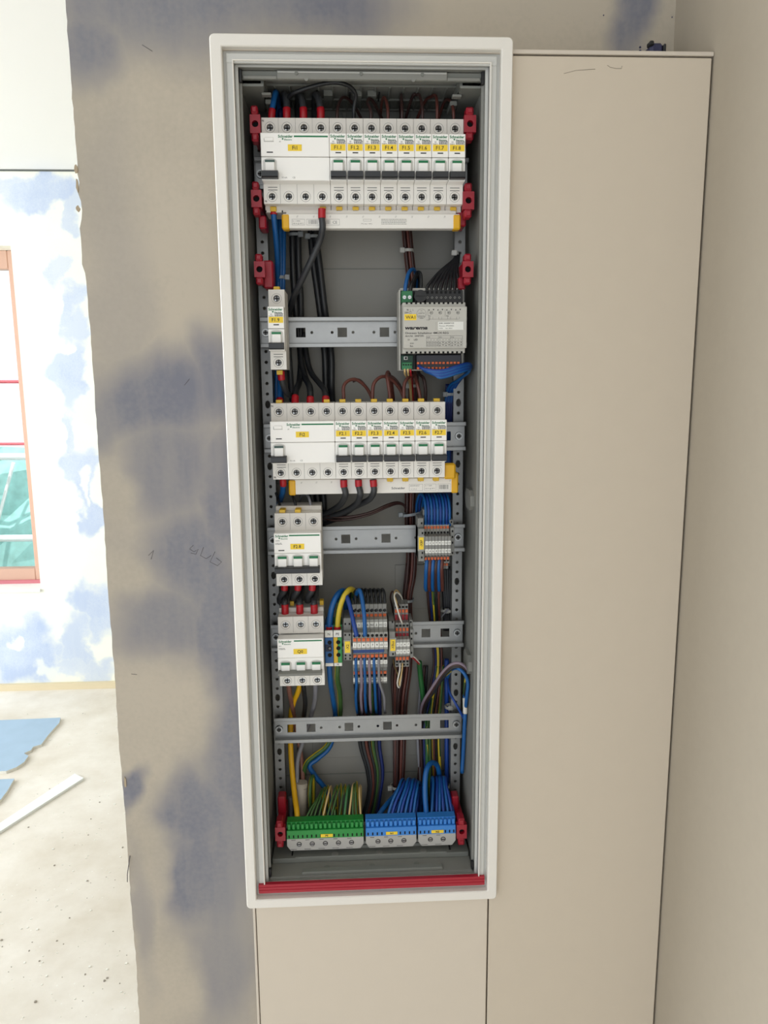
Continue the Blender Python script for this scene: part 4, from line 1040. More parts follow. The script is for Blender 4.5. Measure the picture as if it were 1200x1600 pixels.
# ============================================================ EARTH / NEUTRAL BARS
def nbar(x0, x1, mcol, n, txt, lab, screws, lx0, lx1):
    t = thing('terminal_bar', lab, 'terminal bar', ((x0+x1)/2, .870, 1.019)); w = (x1-x0)/2; cx = (x0+x1)/2
    def fg(mb):
        mb.prism([(-w+.0045, .0), (w-.0045, .0), (w, .0065), (w, .016), (-w, .016), (-w, .0065)], 'y', .0, .018, bargrey)
        for k in range(max(2, int(w*2/.019))):
            x = -w+.008+k*.0175
            mb.box(x-.0026, x+.0026, -.0002, 0, .0140, .0145, textdark); mb.box(x-.004, x+.004, -.0002, 0, .0014, .0018, textdark)
        for sx in screws: mb.cyl((sx-cx, -.0002, .0085), .0032, 'y', .001, hole_shade, 14)
    part('clamp_base', fg, t, label='light grey base')
    for sx in screws: part('clamp_screw', lambda mb: (mb.cyl((0, -.0005, 0), .0024, 'y', .002, steel, 12), mb.box(-.0022, .0022, -.0008, -.0004, -.0004, .0004, hole_shade)), t, key='nbs', loc=(sx-cx, 0, .0085))
    def fc(mb):
        mb.box(-w, w, -.0008, .018, .016, .0275, mcol, .0005)
        p = 2*w/n
        for k in range(n):
            x = -w+p*(k+.5)
            mb.box(x-p*.34, x+p*.34, .0015, .018, .0275, .0345, mcol, .0006)
            mb.box(x-.0008, x+.0008, -.0011, -.0006, .0178, .0215, hole_shade)
        mb.box(-w, w, .006, .018, .0275, .0355, mcol)
    part('colour_cover', fc, t, label=lab.split(' ')[0]+' plastic clamp body')
    part('label_strip', lambda mb: (mb.box(lx0-cx, lx1-cx, -.0014, -.0008, .0178, .0218, yellow), mb.text(txt, (lx0+lx1)/2-cx, -.0015, .0198, .0025, textdark, bold=.03)), t, label='yellow label reading %s' % txt)
X_ = lambda px, py=1300: P(px, py, .87).x
nbar(X_(448), X_(568), bargreen, 17, 'PE', 'green earth bar with label PE, yellow-green wires above', [X_(x) for x in (467, 487.5, 508, 528.5, 549)], X_(501), X_(520))
nbar(X_(571.5), X_(650.5), barblue, 11, 'N1', 'blue neutral bar with label N1 beside the green earth bar', [X_(x) for x in (590.5, 610.5, 631)], X_(603), X_(621))
nbar(X_(653.5), X_(712), barblue, 9, 'N2', 'blue neutral bar with label N2, rightmost of the three bars', [X_(x) for x in (672.5, 692.5)], X_(674), X_(693))

# ============================================================ RED BRACKETS
def red_bracket(x0, x1, z0, z1, lab, up=True, ext=None, s=1):
    t = thing('cover_bracket', lab, 'bracket', ((x0+x1)/2, .865, (z0+z1)/2), 'red cover brackets'); w = (x1-x0)/2; h = (z1-z0)/2
    def f(mb):
        mb.holed(-w, w, -h*.52, h*.52, 0, .008, [(0, 0, .0034, .0034, 'c')], red, seg=16)
        mb.cyl((0, .006, 0), .0034, 'y', .001, hole_shade, 14)
        mb.box(-w*.78, w*.78, .008, YS-.865-.0005, -h*.5, h*.5, red, .0006)
    part('bracket_body', f, t)
    part('cover_lug', lambda mb: (mb.box(-w*.72, w*.55, -.001, .014, h*.52, h, red, .0012), mb.box(-w*.5, w*.35, -.0022, -.001, h*.62, h*.92, red, .0006)), t)
    part('cover_lug', lambda mb: (mb.box(-w*.72, w*.55, -.001, .014, -h, -h*.52, red, .0012), mb.box(-w*.5, w*.35, -.0022, -.001, -h*.92, -h*.62, red, .0006)), t)
    if ext:
        part('side_arm', lambda mb: mb.box(*ext, red, .0015), t)
    return t
red_bracket(-.0975, -.0865, 1.850, 1.8855, 'red plastic bracket at the upper left corner, beside terminal N of Fi1', ext=None)
red_bracket(-.0990, -.0880, 1.776, 1.810, 'red plastic bracket at the lower left of the top breaker row', ext=(.000, .008, .016, .045, -.028, -.014))
red_bracket(-.0985, -.0870, 1.704, 1.736, 'red plastic bracket above breaker F1.9 on the left strut', ext=(.002, .013, .018, .045, -.018, .012))
red_bracket(.1302, .1430, 1.853, 1.8860, 'red plastic bracket at the upper right corner beside breaker F1.8')
red_bracket(.1296, .1420, 1.774, 1.8095, 'red plastic bracket at the lower right of breaker F1.8', ext=(-.010, 0, .016, .045, -.024, -.008))
red_bracket(.1300, .1420, 1.7035, 1.7360, 'red plastic bracket on the right strut above the actuator', ext=(-.008, 0, .016, .045, -.020, -.006))
red_bracket(-.0975, -.0850, 1.0275, 1.0630, 'red plastic bracket left of the green earth bar', ext=(-.0055, .0045, .034, .050, .006, .030))
red_bracket(.1295, .1420, 1.0215, 1.0580, 'red plastic bracket right of the blue neutral bar N2', ext=(-.008, .001, .034, .050, .006, .028))

# ============================================================ CABLES
def spline(pts, sub=6):
    q = [Vector(p) for p in pts]
    if len(q) < 3: return q
    q = [q[0]*2-q[1]] + q + [q[-1]*2-q[-2]]
    out = []
    for k in range(1, len(q)-2):
        p0, p1, p2, p3 = q[k-1], q[k], q[k+1], q[k+2]
        for s in range(sub):
            t = s/sub
            out.append(.5*((2*p1)+(-p0+p2)*t+(2*p0-5*p1+4*p2-p3)*t*t+(-p0+3*p1-3*p2+p3)*t**3))
    out.append(q[-2]); return out
def cable(name, pts, r, mt, label, group=None, cat='cable', mt2=None, sleeves=(), seg=8, twist=.0, sub=6):
    """pts: (px, py, Y); sleeves: (pxA, pyA, YA, pxB, pyB, YB, material, radius, partname)"""
    w = [P(*p) if len(p) == 3 else Vector(p[:3]) for p in pts]
    rmax = max(r) if isinstance(r, (list, tuple)) else r
    for v in w:
        if v.y > .85:
            v.x = min(max(v.x, IX0+rmax+.001), IX1-rmax-.001); v.y = min(v.y, YB-rmax-.0005)
            if v.z > 1.85: v.z = min(v.z, 1.9112-rmax)
    o0 = w[0]
    mb = MB(); mb.tube([v-o0 for v in spline(w, sub)], r, mt, seg=seg, mt2=mt2, twist=twist)
    if sleeves:
        t = thing(name, label, cat, o0, group)
        b = bpy.data.objects.new('insulation', mb.mesh('insulation')); COL.objects.link(b); b.parent = t
        for (xa, ya, YA, xb, yb, YB2, m_, rr, nm) in sleeves:
            a_, b_ = P(xa, ya, YA)-o0, P(xb, yb, YB2)-o0
            zl, zh = sorted((a_.z, b_.z)); sp = spline(w, 14); sp = sp if (sp[0]-o0-a_).length < (sp[-1]-o0-a_).length else sp[::-1]
            run = []
            for v in sp:
                v = v-o0
                if zl-.0004 <= v.z <= zh+.0004: run.append(v)
                elif run: break
            if len(run) < 2: run = [a_, b_]
            part(nm, lambda q: q.tube(run, rr, m_, seg=14), t, label='red crimp sleeve' if m_ is redsl else None)
        return t
    b = bpy.data.objects.new(name, mb.mesh(name)); COL.objects.link(b); b.location = o0
    return tag(b, label, cat, group)
RS = 'ferrule_sleeve'
BK = .953
YT = .884     # wire entry depth of the breakers
# --- above the top row
cable('cable', [(424, 190, YT), (425, 175, YT), (428, 155, .887), (431, 142, .893), (434, 147, .925), (434, 200, .945)], .0031, blue, 'thick blue cable entering the top left terminal of Fi1', sleeves=[(424, 189, YT, 424.3, 170, YT, redsl, .0038, RS)])
for k, (x, xa, xb) in enumerate(((448, 447, 444), (474, 471, 466), (501, 497, 492))):
    nm = ('second', 'third', 'rightmost')[k]
    cable('cable', [(x, 190, YT), (x, 172, YT), (xa, 152, .888), (xb, 144, .900), (xb-1, 152, .935), (xb-1, 230, .948), (xb, 330, .948)], .0037, dgrey, 'thick dark grey cable in the %s top terminal of Fi1' % nm, sleeves=[(x, 189, YT, x-.3, 169, YT, redsl, .0042, RS)])
cable('cable', [(437, 150, .945), (438, 175, .93), (437, 230, .945), (436, 330, .945), (438, 420, .945)], .0028, navy, 'dark blue cable rising behind the left of Fi1')
cable('wire', [(553, 190, YT), (553, 170, YT), (556, 150, .877), (549, 137, .870), (534, 130, .866), (515, 129, .866), (485, 136, .868), (460, 145, .874), (451, 153, .885), (450, 170, .90), (450, 200, .92)], .0022, blackrub, 'long black wire arching over the top row from F1.2')
top_loops = [
    ([(527, 190, YT), (527, 175, YT), (531, 158, .893), (538, 152, .900), (548, 158, .910), (558, 173, .92), (568, 192, .935)], dbrown, 'F1.1'),
    ([(580, 190, YT), (579, 172, YT), (574, 160, .893), (578, 154, .900), (586, 164, .91), (598, 188, .93)], dbrown, 'F1.3'),
    ([(606, 190, YT), (606, 172, YT), (603, 156, .893), (599, 153, .900), (596, 165, .915), (594, 190, .935)], brown, 'F1.4'),
    ([(628, 190, YT), (628, 170, YT), (627, 148, .9), (626, 140, .93), (626, 190, .945)], dbrown, 'F1.5'),
    ([(660, 190, YT), (660, 170, YT), (656, 150, .893), (651, 144, .900), (644, 152, .905), (633, 188, .93)], dbrown, 'F1.6'),
    ([(683, 190, YT), (683, 165, YT), (681, 150, .893), (674, 145, .905), (664, 155, .92), (650, 190, .94)], brown, 'F1.7'),
    ([(709, 190, YT), (708, 170, YT), (703, 157, .9), (694, 160, .92), (684, 190, .945)], brown, 'F1.8')]
for (pts, m_, n_), w_ in zip(top_loops, ('leftmost', 'second', 'third', 'middle', 'fifth', 'second from the right', 'rightmost')):
    cable('wire', pts, .0017, m_, 'thin brown wire arching into breaker %s, %s of the top loops' % (n_, w_))
# --- below the top row
cable('cable', [(427, 326, YT), (428, 340, YT), (430, 360, .890), (433, 400, .91), (434, 450, .935), (435, 520, .948), (437, 600, .948), (437, 640, .92)], .0031, blue, 'thick blue cable running down from the bottom left terminal of Fi1', sleeves=[(427, 326, YT, 427.5, 336, YT, redsl, .0038, RS)])
for k, (x0_, x1_) in enumerate(((432, 434), (438, 438), (443.5, 442))):
    cable('cable', [(x0_, 320, .935), (x0_, 360, .935), (x1_+1, 420, .93), (x1_, 470, .935), (x1_, 540, .95), (x1_-2, 600, .95), (x1_-1, 650, .95)], .0026, blue, 'blue cable in the bundle between Fi1 and breaker F1.9', 'blue cables running down to F1.9')
cable('cable', [(503, 326, .8705), (503, 340, .8705), (504, 356, .8710), (499, 378, .882), (481, 418, .893), (463, 455, .91), (454, 480, .935), (451, 500, .945), (451, 545, .95), (454, 590, .95), (458, 640, .95)], .0036, dgrey, 'thick dark grey cable slanting left from the rightmost bottom terminal of Fi1', sleeves=[(503, 326, .8705, 503, 341, .8705, redsl, .0042, RS)])
def blk(pts, lab, r=.0038, sl=()): cable('cable', pts, r, blackrub, lab, sleeves=sl)
blk([(457, 330, .945), (457, 370, .945), (458, 420, .945), (461, 470, .945), (466, 520, .95), (470, 560, .948), (468, 595, .93), (462, 612, .9), (461, 634, YT)], 'thick black cable of the left pair, ending in the second top terminal of Fi2', sl=[(461, 632, YT, 461, 620, YT, redsl, .0043, RS)])
blk([(466, 330, .945), (466, 370, .945), (467, 420, .945), (470, 470, .945), (470, 520, .95), (470, 560, .945), (477, 590, .93), (484, 606, .9), (485, 634, YT)], 'thick black cable of the left pair, ending in the third top terminal of Fi2', sl=[(485, 632, YT, 485, 620, YT, redsl, .0043, RS)])
blk([(486, 330, .95), (486, 370, .948), (491, 420, .945), (498, 470, .945), (504, 520, .95), (508, 560, .95), (509, 600, .95), (511, 660, .95)], 'left thick black cable of the right pair below Fi1', r=.0040)
blk([(493, 330, .945), (494, 370, .942), (500, 420, .940), (507, 480, .942), (513, 520, .95), (518, 560, .948), (518, 600, .945), (519, 620, .95), (520, 660, .955)], 'right thick black cable of the right pair below Fi1', r=.0040)
blk([(474, 520, .95), (478, 550, .945), (485, 580, .935), (500, 600, .91), (508, 612, .895), (509, 634, YT)], 'thick black cable slanting into the rightmost top terminal of Fi2', r=.0034, sl=[(509, 632, YT, 509, 620, YT, redsl, .0043, RS)])
cable('cable', [(439, 575, YT), (440, 592, YT), (444, 606, .89), (450, 616, .90), (456, 621, .92), (458, 650, .945)], .0034, dgrey, 'dark grey cable bending right from the bottom of breaker F1.9', sleeves=[(438.5, 580, YT, 439, 593, YT, redsl, .0041, RS)])
cable('cable', [(437, 560, .93), (437, 600, .91), (437, 634, YT)], .0031, blue, 'blue cable entering terminal N on top of Fi2', sleeves=[(437, 634, YT, 437, 624, YT, redsl, .0043, RS)])
# brown main bundle
bb = [(634, 345), (639, 400), (644, 450), (647, 520), (646, 590), (645, 640), (642, 700), (641, 760), (640, 815), (643, 860), (641, 900), (636, 935), (636, 985), (634, 1045), (628, 1090), (626, 1140), (625, 1190), (624, 1225), (622, 1260)]
offs = [(-6, .002), (-3, -.002), (0, .002), (3.5, -.002), (6.5, .001), (-4.5, -.005), (1.5, -.006), (5, -.005)]
for k, (dx, dy) in enumerate(offs):
    sp = [1, 1, 1, 1, 1, 1, 1.1, 1.1, 1.0, 1.1, 1.2, 1.0, 1.2, 1.3, 1.3, 1.2, 1.1, 1, 1]
    pts = [(x+dx*s_*.9, y, .951+dy*.9) for (x, y), s_ in zip(bb, sp)]
    cable('wire', pts, .0019, (brown, dbrown)[k % 2], 'long brown wire of the vertical bundle running the height of the cabinet', 'brown wires of the vertical bundle', sub=4)
for k, dx in enumerate((-13, -8, -3)):   # extra strands at the bottom
    cable('wire', [(640+dx*.3, 880, .948), (632+dx*.7, 1000, .95), (626+dx, 1050, .946), (621+dx*.5, 1100, .948), (620+dx*.3, 1190, .948), (619+dx*.3, 1250, .95)], .0018, (dbrown, brown, dbrown)[k], 'brown wire joining the bundle behind the XBus blocks', 'brown wires behind the XBus blocks')
# --- actuator wires
fan = [667, 674, 681, 688, 695, 702, 709, 716]
for k, x in enumerate(fan):
    cable('wire', [(711+k*.8, 396, .922), (710+k*.9, 405, .915), (x+(711-x)*.45, 425, .90), (x+2, 446, .888), (x, 457, .885)], .0019, blackrub, 'black wire fanning into the actuator top, %s from the left' % ORD[k], 'black wires fanning into the actuator')
cable('wire', [(633, 462, .884), (634, 445, .885), (639, 426, .895), (646, 421, .91), (650, 432, .93), (651, 470, .945)], .0022, blue, 'blue wire arching into the green actuator terminal')
cable('wire', [(641, 462, .884), (642, 448, .885), (648, 434, .900), (652, 428, .915), (655, 440, .935), (655, 480, .945)], .0022, blackrub, 'black wire arching into the green actuator terminal')
cable('wire', [(656, 462, .900), (658, 444, .900), (657, 428, .905), (652, 426, .915), (648, 440, .93), (646, 470, .94)], .0019, blackrub, 'black wire looping behind the round fuse holder')
for k in range(6):
    dy = k*2.2
    cable('wire', [(654+k*2, 571+dy*.8, .872), (664+k*3, 577+dy*.8, .864), (690, 579+dy, .862), (715, 572+dy, .866), (731, 568+dy*.9, .876), (736-k*.8, 574+dy*.7, .890), (724-k*1.5, 588+dy*.5, .915), (712-k*2, 604, .93), (706-k*2, 630, .94), (703-k*2, 690, .945), (702-k*2, 760, .948)], .0017, (blue2, blue)[k % 2], 'thin blue wire looping right below the actuator', 'blue wires below the actuator')
for k in range(5):
    cable('wire', [(713-k*3.6, 600, .938), (709-k*3, 630, .94), (706-k*2.6, 680, .945), (704-k*2.6, 760, .95), (703-k*2.6, 800, .95)], .0020, navy, 'navy wire in the bundle beside the right strut', 'navy wires beside the right strut')
for k, (x, m_) in enumerate(((632, tan), (637, tan), (641, redsl))):
    cable('wire', [(x, 572, .874), (x+.5, 580, .872), (x+1, 585, .885), (640+k*2, 600, .93), (642+k*2, 640, .945)], .0011, m_, 'thin %s core leaving the bus terminal of the actuator' % ('leftmost tan', 'middle tan', 'red')[k])
# --- brown loops over the middle row
loops = [
    ([(537, 636, YT), (537, 620, YT), (537, 604, .886), (544, 595, .89), (556, 593, .895), (568, 601, .90), (577, 613, .905), (584, 630, .905)], brown, 'leftmost, from F2.1'),
    ([(583, 636, YT), (582, 618, YT), (584, 600, .886), (593, 590, .89), (604, 589, .895), (617, 598, .9), (627, 612, .905), (633, 630, .905)], brown, 'second wide loop, from F2.3'),
    ([(609, 636, YT), (609, 618, YT), (606, 596, .884), (604, 586, .892), (607, 582, .91), (612, 600, .93), (616, 640, .945)], brown, 'upright from F2.4'),
    ([(604, 588, .896), (614, 590, .9), (624, 602, .905), (630, 616, .91), (640, 640, .93)], dbrown, 'sloping down behind F2.5'),
    ([(631, 636, YT), (631, 618, YT), (632, 600, .886), (638, 590, .89), (645, 588, .9), (652, 596, .92), (656, 640, .94)], brown, 'right wide loop, from F2.5'),
    ([(657, 636, YT), (656, 618, YT), (652, 600, .886), (649, 588, .9), (648, 570, .92), (648, 550, .94)], brown, 'rising from F2.6'),
    ([(664, 640, .91), (665, 612, .905), (662, 592, .905), (655, 584, .915), (650, 570, .935)], dbrown, 'outermost right of the loops')]
for pts, m_, n_ in loops: cable('wire', pts, .0020, m_, 'brown wire loop over the middle breaker row, '+n_)
cable('wire', [(551, 596, .92), (562, 594, .92), (575, 610, .92), (590, 640, .93)], .0016, dbrown, 'dark thin wire behind the loop of F2.1')
# --- below the middle row
cable('cable', [(442, 745, YT), (442.5, 758, YT), (441, 772, .90), (436, 788, .93), (432, 810, .948)], .0034, blue, 'blue cable below terminal N of Fi2', sleeves=[(442, 750, YT, 442.5, 758, YT, redsl, .0039, RS)])
cable('wire', [(431, 770, .91), (434, 778, .905), (437, 788, .893), (441, 803, .89)], .0016, blackrub, 'thin black wire into the left top terminal of F2.8')
cable('wire', [(452, 752, .93), (454, 768, .91), (460, 782, .893), (465, 803, .89)], .0016, blackrub, 'thin black wire into the middle top terminal of F2.8')
cable('wire', [(466, 790, .94), (471, 776, .92), (479, 773, .905), (484, 782, .893), (487, 803, .89)], .0016, grey_w, 'thin grey wire into the right top terminal of F2.8')
cable('cable', [(537, 749, .8785), (537.5, 760, .8785), (540, 773, .8795), (533, 787, .905), (520, 797, .925), (500, 806, .94)], .0037, dgrey, 'left of the three thick dark cables below the middle row, at F2.1', sleeves=[(537, 750, .8785, 537, 761, .8785, redsl, .0042, RS)])
cable('cable', [(560, 749, .8785), (560.5, 759, .8785), (563, 773, .8795), (556, 788, .905), (535, 801, .925), (500, 812, .94)], .0037, dgrey, 'middle of the three thick dark cables below the middle row, at F2.2', sleeves=[(560, 750, .8785, 560.3, 760, .8785, redsl, .0042, RS)])
cable('cable', [(583, 749, .8785), (584, 759, .8785), (584, 769, .8795), (576, 781, .895), (552, 793, .925), (530, 808, .94), (505, 818, .95)], .0037, dgrey, 'right of the three thick dark cables below the middle row, at F2.3', sleeves=[(583.5, 750, .8785, 583.7, 760, .8785, redsl, .0042, RS)])
for k in range(3):
    cable('cable', [(484+k*9, 745, .95), (487+k*9, 775, .95), (490+k*8, 800, .95), (488+k*7, 850, .952)], .0040, blackrub, 'thick black cable disappearing behind breaker F2.8', 'black cables behind F2.8')
for k in range(2):
    cable('wire', [(495, 801+k*5, .94), (520, 808+k*5, .93), (550, 807+k*4, .925), (580, 800+k*3, .925), (605, 789+k*3, .93), (622, 785+k*2, .94), (633, 792, .945), (638, 812, .95), (639, 850, .95)], .0015, dbrown, 'thin brown wire sweeping from F2.8 across to the brown bundle', 'thin brown wires sweeping right of F2.8')
# XBP arches
for k in range(9):
    x = 664+k*4.7
    cable('wire', [(x-13, 815, .948), (x-13, 790, .946), (x-10, 776, .935), (x-5, 772, .921), (x-1, 780, .909), (x+1, 796, .902), (x+1, 812, .899), (x+1, 821, .893)], .0017, (blue, blue2)[k % 2], 'thin blue wire arching into the XBP blocks, %s from the left' % ORD[k], 'blue wires arching into the XBP blocks')
xb = [(667, blue), (672, brown), (677, blue), (682, dbrown), (686, blue), (691, brown)]
for k, (x, m_) in enumerate(xb):
    cable('wire', [(x, 874, .889), (x-1, 890, .889), (x-2+k*.4, 915, .91), (x-1+k*.2, 922, .92)], .0024, m_, 'wire %s from the underside of the XBP blocks, %s' % ('sheathed '+('blue' if m_ is blue else 'brown'), ('first from the left', 'second from the left', 'third from the left', 'fourth from the left', 'fifth from the left', 'sixth from the left')[k]))
for k, (m_, nm) in enumerate(((dbrown, 'dark brown'), (navy, 'navy'), (ygy, 'yellow-green'), (blackrub, 'black'), (brown, 'brown'))):
    cable('wire', [(667+k*4.6, 916, .918), (670+k*4, 950, .935), (674+k*3.5, 990, .948), (678+k*3, 1040, .95), (668+k*4, 1090, .95), (658+k*5, 1135, .95), (658+k*5, 1170, .95), (660+k*5, 1230, .95)], .0016, m_, 'thin %s core running down from the sheathed wires below the XBP blocks' % nm, mt2=ygg if m_ is ygy else None, twist=.2, seg=6)
cable('wire', [(664, 880, .93), (672, 905, .94), (678, 940, .948), (684, 990, .95), (684, 1050, .95), (676, 1090, .95), (672, 1140, .95), (672, 1250, .95)], .0018, ygg, 'yellow-green earth wire behind the XBP wires', mt2=ygy, twist=.3)
for k in range(4):
    cable('cable', [(691+k*4, 885, .955), (694+k*3, 930, .952), (696+k*3, 985, .952)], .0030, blackrub, 'thick black cable beside the right strut above the fifth rail', 'black cables beside the right strut')
cable('wire', [(700, 952, .935), (693, 960, .94), (686, 968, .945), (676, 970, .95)], .0013, grey_w, 'thin grey wire curving left of the right strut')
# F2.8 to Q0 jumpers
for k, (xt, xb_) in enumerate(((444.5, 445.5), (465.5, 468.5), (488, 491))):
    nm = ('left', 'middle', 'right')[k]
    cable('cable', [(xt, 908, YT), (xt-.5, 922, YT), (xt-6, 932, .892), (xt-7, 940, .91), (xt+2, 950, .935), (xt+6, 990, .948)], .0039, dgrey, 'thick dark cable leaving the %s bottom terminal of F2.8' % nm, sleeves=[(xt, 913, YT, xt, 921, YT, redsl, .0042, RS)])
    cable('cable', [(xb_, 962, .8815), (xb_, 950, .8815), (xb_-.5, 940, .884), (xb_+2, 930, .91), (xb_+3, 918, .93), (xb_+3, 890, .948)], .0039, dgrey, 'thick dark cable entering the %s top terminal of Q0' % nm, sleeves=[(xb_, 959, .8815, xb_, 944, .8815, redsl, .0044, RS)])
# N / PE feeders
cable('cable', [(514, 990, .888), (515, 970, .888), (519, 948, .889), (527, 930, .895), (537, 923, .91), (541, 935, .93), (540, 980, .948)], .0036, blue, 'thick blue cable arching into the blue neutral clamp', sleeves=[(514, 990, .888, 514.5, 978, .888, redsl, .0043, RS)])
cable('cable', [(527, 990, .886), (527.5, 970, .886), (531, 948, .886), (538, 930, .889), (547, 921, .90), (553, 930, .925), (549, 985, .948)], .0036, ygg, 'thick yellow-green cable arching into the earth clamp', mt2=ygy, sleeves=[(527, 990, .886, 527.3, 979, .886, redsl, .0043, RS)])
cable('cable', [(530, 940, .93), (535, 929, .91), (541, 931, .890), (547, 948, .880), (553, 975, .868), (557.5, 994, .866)], .0028, blue2, 'blue cable sloping into terminal block 1 of row X2')
cable('cable', [(552, 948, .93), (556, 930, .905), (561, 922, .890), (565, 932, .882), (569, 960, .870), (570.5, 994, .866)], .0026, blue, 'blue cable dropping into terminal block 4 of row X2')
for k in range(8):
    x = 555+k*6.6
    cable('wire', [(x-10, 960, .948), (x-9, 938, .94), (x-6, 925-k*.2, .925), (x-3, 921, .912), (x-.5, 929, .903), (x+.5, 945, .897), (x, 955, .893)], .0018, blackrub, 'thin black wire arching into the top of row X2, %s from the left' % ORD[k], 'black wires arching into row X2')
cable('cable', [(514.5, 1033, .885), (515, 1048, .886), (517, 1070, .90), (521, 1095, .93), (524, 1125, .948), (516, 1165, .952), (497, 1185, .950), (484, 1196, .948), (492, 1212, .948), (512, 1240, .95), (514, 1280, .95)], .0034, blue, 'thick blue cable from the underside of the neutral clamp')
cable('cable', [(527.5, 1033, .885), (527, 1048, .886), (527, 1062, .895), (531, 1085, .92), (530, 1125, .948), (512, 1163, .945), (492, 1180, .944), (479, 1192, .944), (474, 1215, .948), (474, 1260, .948)], .0032, ygy, 'thick yellow-green cable from the underside of the earth clamp', mt2=ygg)
for k, (x, m_) in enumerate(((556, blue), (564, lilac), (569.5, blue), (577, lilac), (584.5, blue), (592, grey_w))):
    ex = [0, 0, 1, 1, 2, 8][k]
    nm = ('leftmost', 'second', 'third', 'fourth', 'fifth', 'rightmost')[k]
    cable('wire', [(x, 1027, .880), (x, 1040, .880), (x+1, 1065, .888), (x+ex, 1088, .905), (x+ex+1, 1106, .925), (x+ex+2, 1114, .935)], .0018, m_, '%s %s wire hanging from the lower side of row X2' % (nm, 'blue' if m_ is blue else 'grey'))
for k in range(7):
    m_ = (blackrub, dgrey, brown, blackrub, ygy, dgrey, navy)[k]
    cable('wire', [(554+k*6, 1050, .94), (557+k*6, 1090, .938), (560+k*5.6, 1125, .945), (563+k*5, 1165, .952), (574+k*4, 1205, .952), (576+k*3, 1240, .950), (562+k*4, 1290, .950)], .0024, m_, '%s wire at the back of the bundle below row X2, strand %s' % (('black', 'dark grey', 'brown', 'black', 'yellow-green', 'dark grey', 'navy')[k], ORD[k]), mt2=ygg if m_ is ygy else None)
# XBus thin wires
cable('wire', [(629, 975, .887), (625, 965, .882), (619, 945, .884), (616, 932, .892), (620, 926, .9), (627, 932, .91), (630, 945, .93)], .0010, white_w, 'thin white wire looping over the XBus blocks')
cable('wire', [(624, 949, .899), (620, 940, .894), (617, 930, .9), (613, 924, .905), (610, 934, .915), (614, 955, .935), (616, 985, .945)], .0010, dbrown, 'thin brown wire looping over the XBus blocks')
cable('wire', [(622, 949, .899), (619, 938, .892), (616, 929, .896), (619, 922, .905), (626, 930, .92), (628, 945, .94)], .0008, tan, 'thin yellow wire looping over the XBus blocks')
cable('wire', [(625, 1036, .887), (624.5, 1048, .882), (621.5, 1062, .882), (621, 1070, .886), (624, 1074, .89), (626.5, 1062, .895), (628, 1045, .9)], .0009, white_w, 'thin white wire hanging in a loop below the XBus blocks')
cable('wire', [(629, 1036, .887), (628, 1048, .884), (625, 1064, .886), (624, 1070, .89), (622, 1055, .91), (616, 1040, .93), (614, 1030, .94)], .0009, tan, 'thin tan wire hanging in a loop below the XBus blocks')
cable('wire', [(634, 1024, .900), (641, 1026, .896), (648, 1030, .90), (655, 1038, .92)], .0010, redsl, 'thin red wire from the XBus blocks to the green cable')
cable('wire', [(634, 1022, .898), (642, 1024, .892), (649, 1028, .897), (656, 1036, .92)], .0009, white_w, 'thin white wire from the XBus blocks to the green cable')
cable('cable', [(655, 1034, .925), (657, 1055, .935), (661, 1090, .945), (664, 1130, .952), (667, 1165, .952), (667, 1215, .95), (665, 1260, .95)], .0034, green_w, 'thick green bus cable beside the brown bundle')
# right-hand loops
rl = [(lilac, .0020, 0, 'lilac'), (dbrown, .0020, 3, 'dark brown'), (blackrub, .0022, 6, 'black'), (ygy, .0018, 10, 'yellow-green'), (blue, .0022, -3, 'blue')]
for k, (m_, r, d, nm) in enumerate(rl):
    if nm == 'blue':
        pts = [(699, 1060, .935), (704, 1048, .91), (714, 1044, .89), (725, 1052, .885), (733, 1066, .885), (737, 1085, .89), (737, 1105, .9)]
    elif nm == 'yellow-green':
        pts = [(664, 1098, .94), (676, 1080, .93), (690, 1062, .915), (704, 1048, .905), (716, 1040, .90), (728, 1048, .905), (737, 1070, .91), (738, 1110, .92)]
    else:
        pts = [(655+d, 1130, .95), (660+d, 1100, .94), (674+d*.8, 1076+d*.5, .92), (692+d*.4, 1050+d*.9, .90), (708, 1037+d, .89), (722-d*.2, 1038+d, .888), (732-d*.3, 1052+d, .89), (736-d*.4, 1080, .90), (735, 1120, .92)]
    cable('cable', pts, r, m_, '%s wire looping round the lower right corner above the lowest rail' % nm, mt2=ygg if m_ is ygy else None, twist=.2)
cable('cable', [(699, 1040, .94), (699, 1060, .93), (702, 1080, .915), (710, 1096, .905), (718, 1110, .905), (727, 1125, .91)], .0017, blue2, 'thin blue wire crossing the right strut diagonally')
cable('cable', [(698, 1030, .945), (698, 1080, .948), (698, 1130, .95), (698, 1180, .95), (698, 1240, .95)], .0030, blue2, 'dark blue cable running down beside the right strut')
cable('cable', [(735, 1085, .905), (733, 1110, .900), (729, 1140, .905), (724, 1175, .912), (722, 1207, .915)], .0026, blue, 'blue cable hanging free at the right wall', sleeves=[(734.7, 1090, .9035, 732.6, 1115, .9, white_w, .0030, 'heat_shrink')])
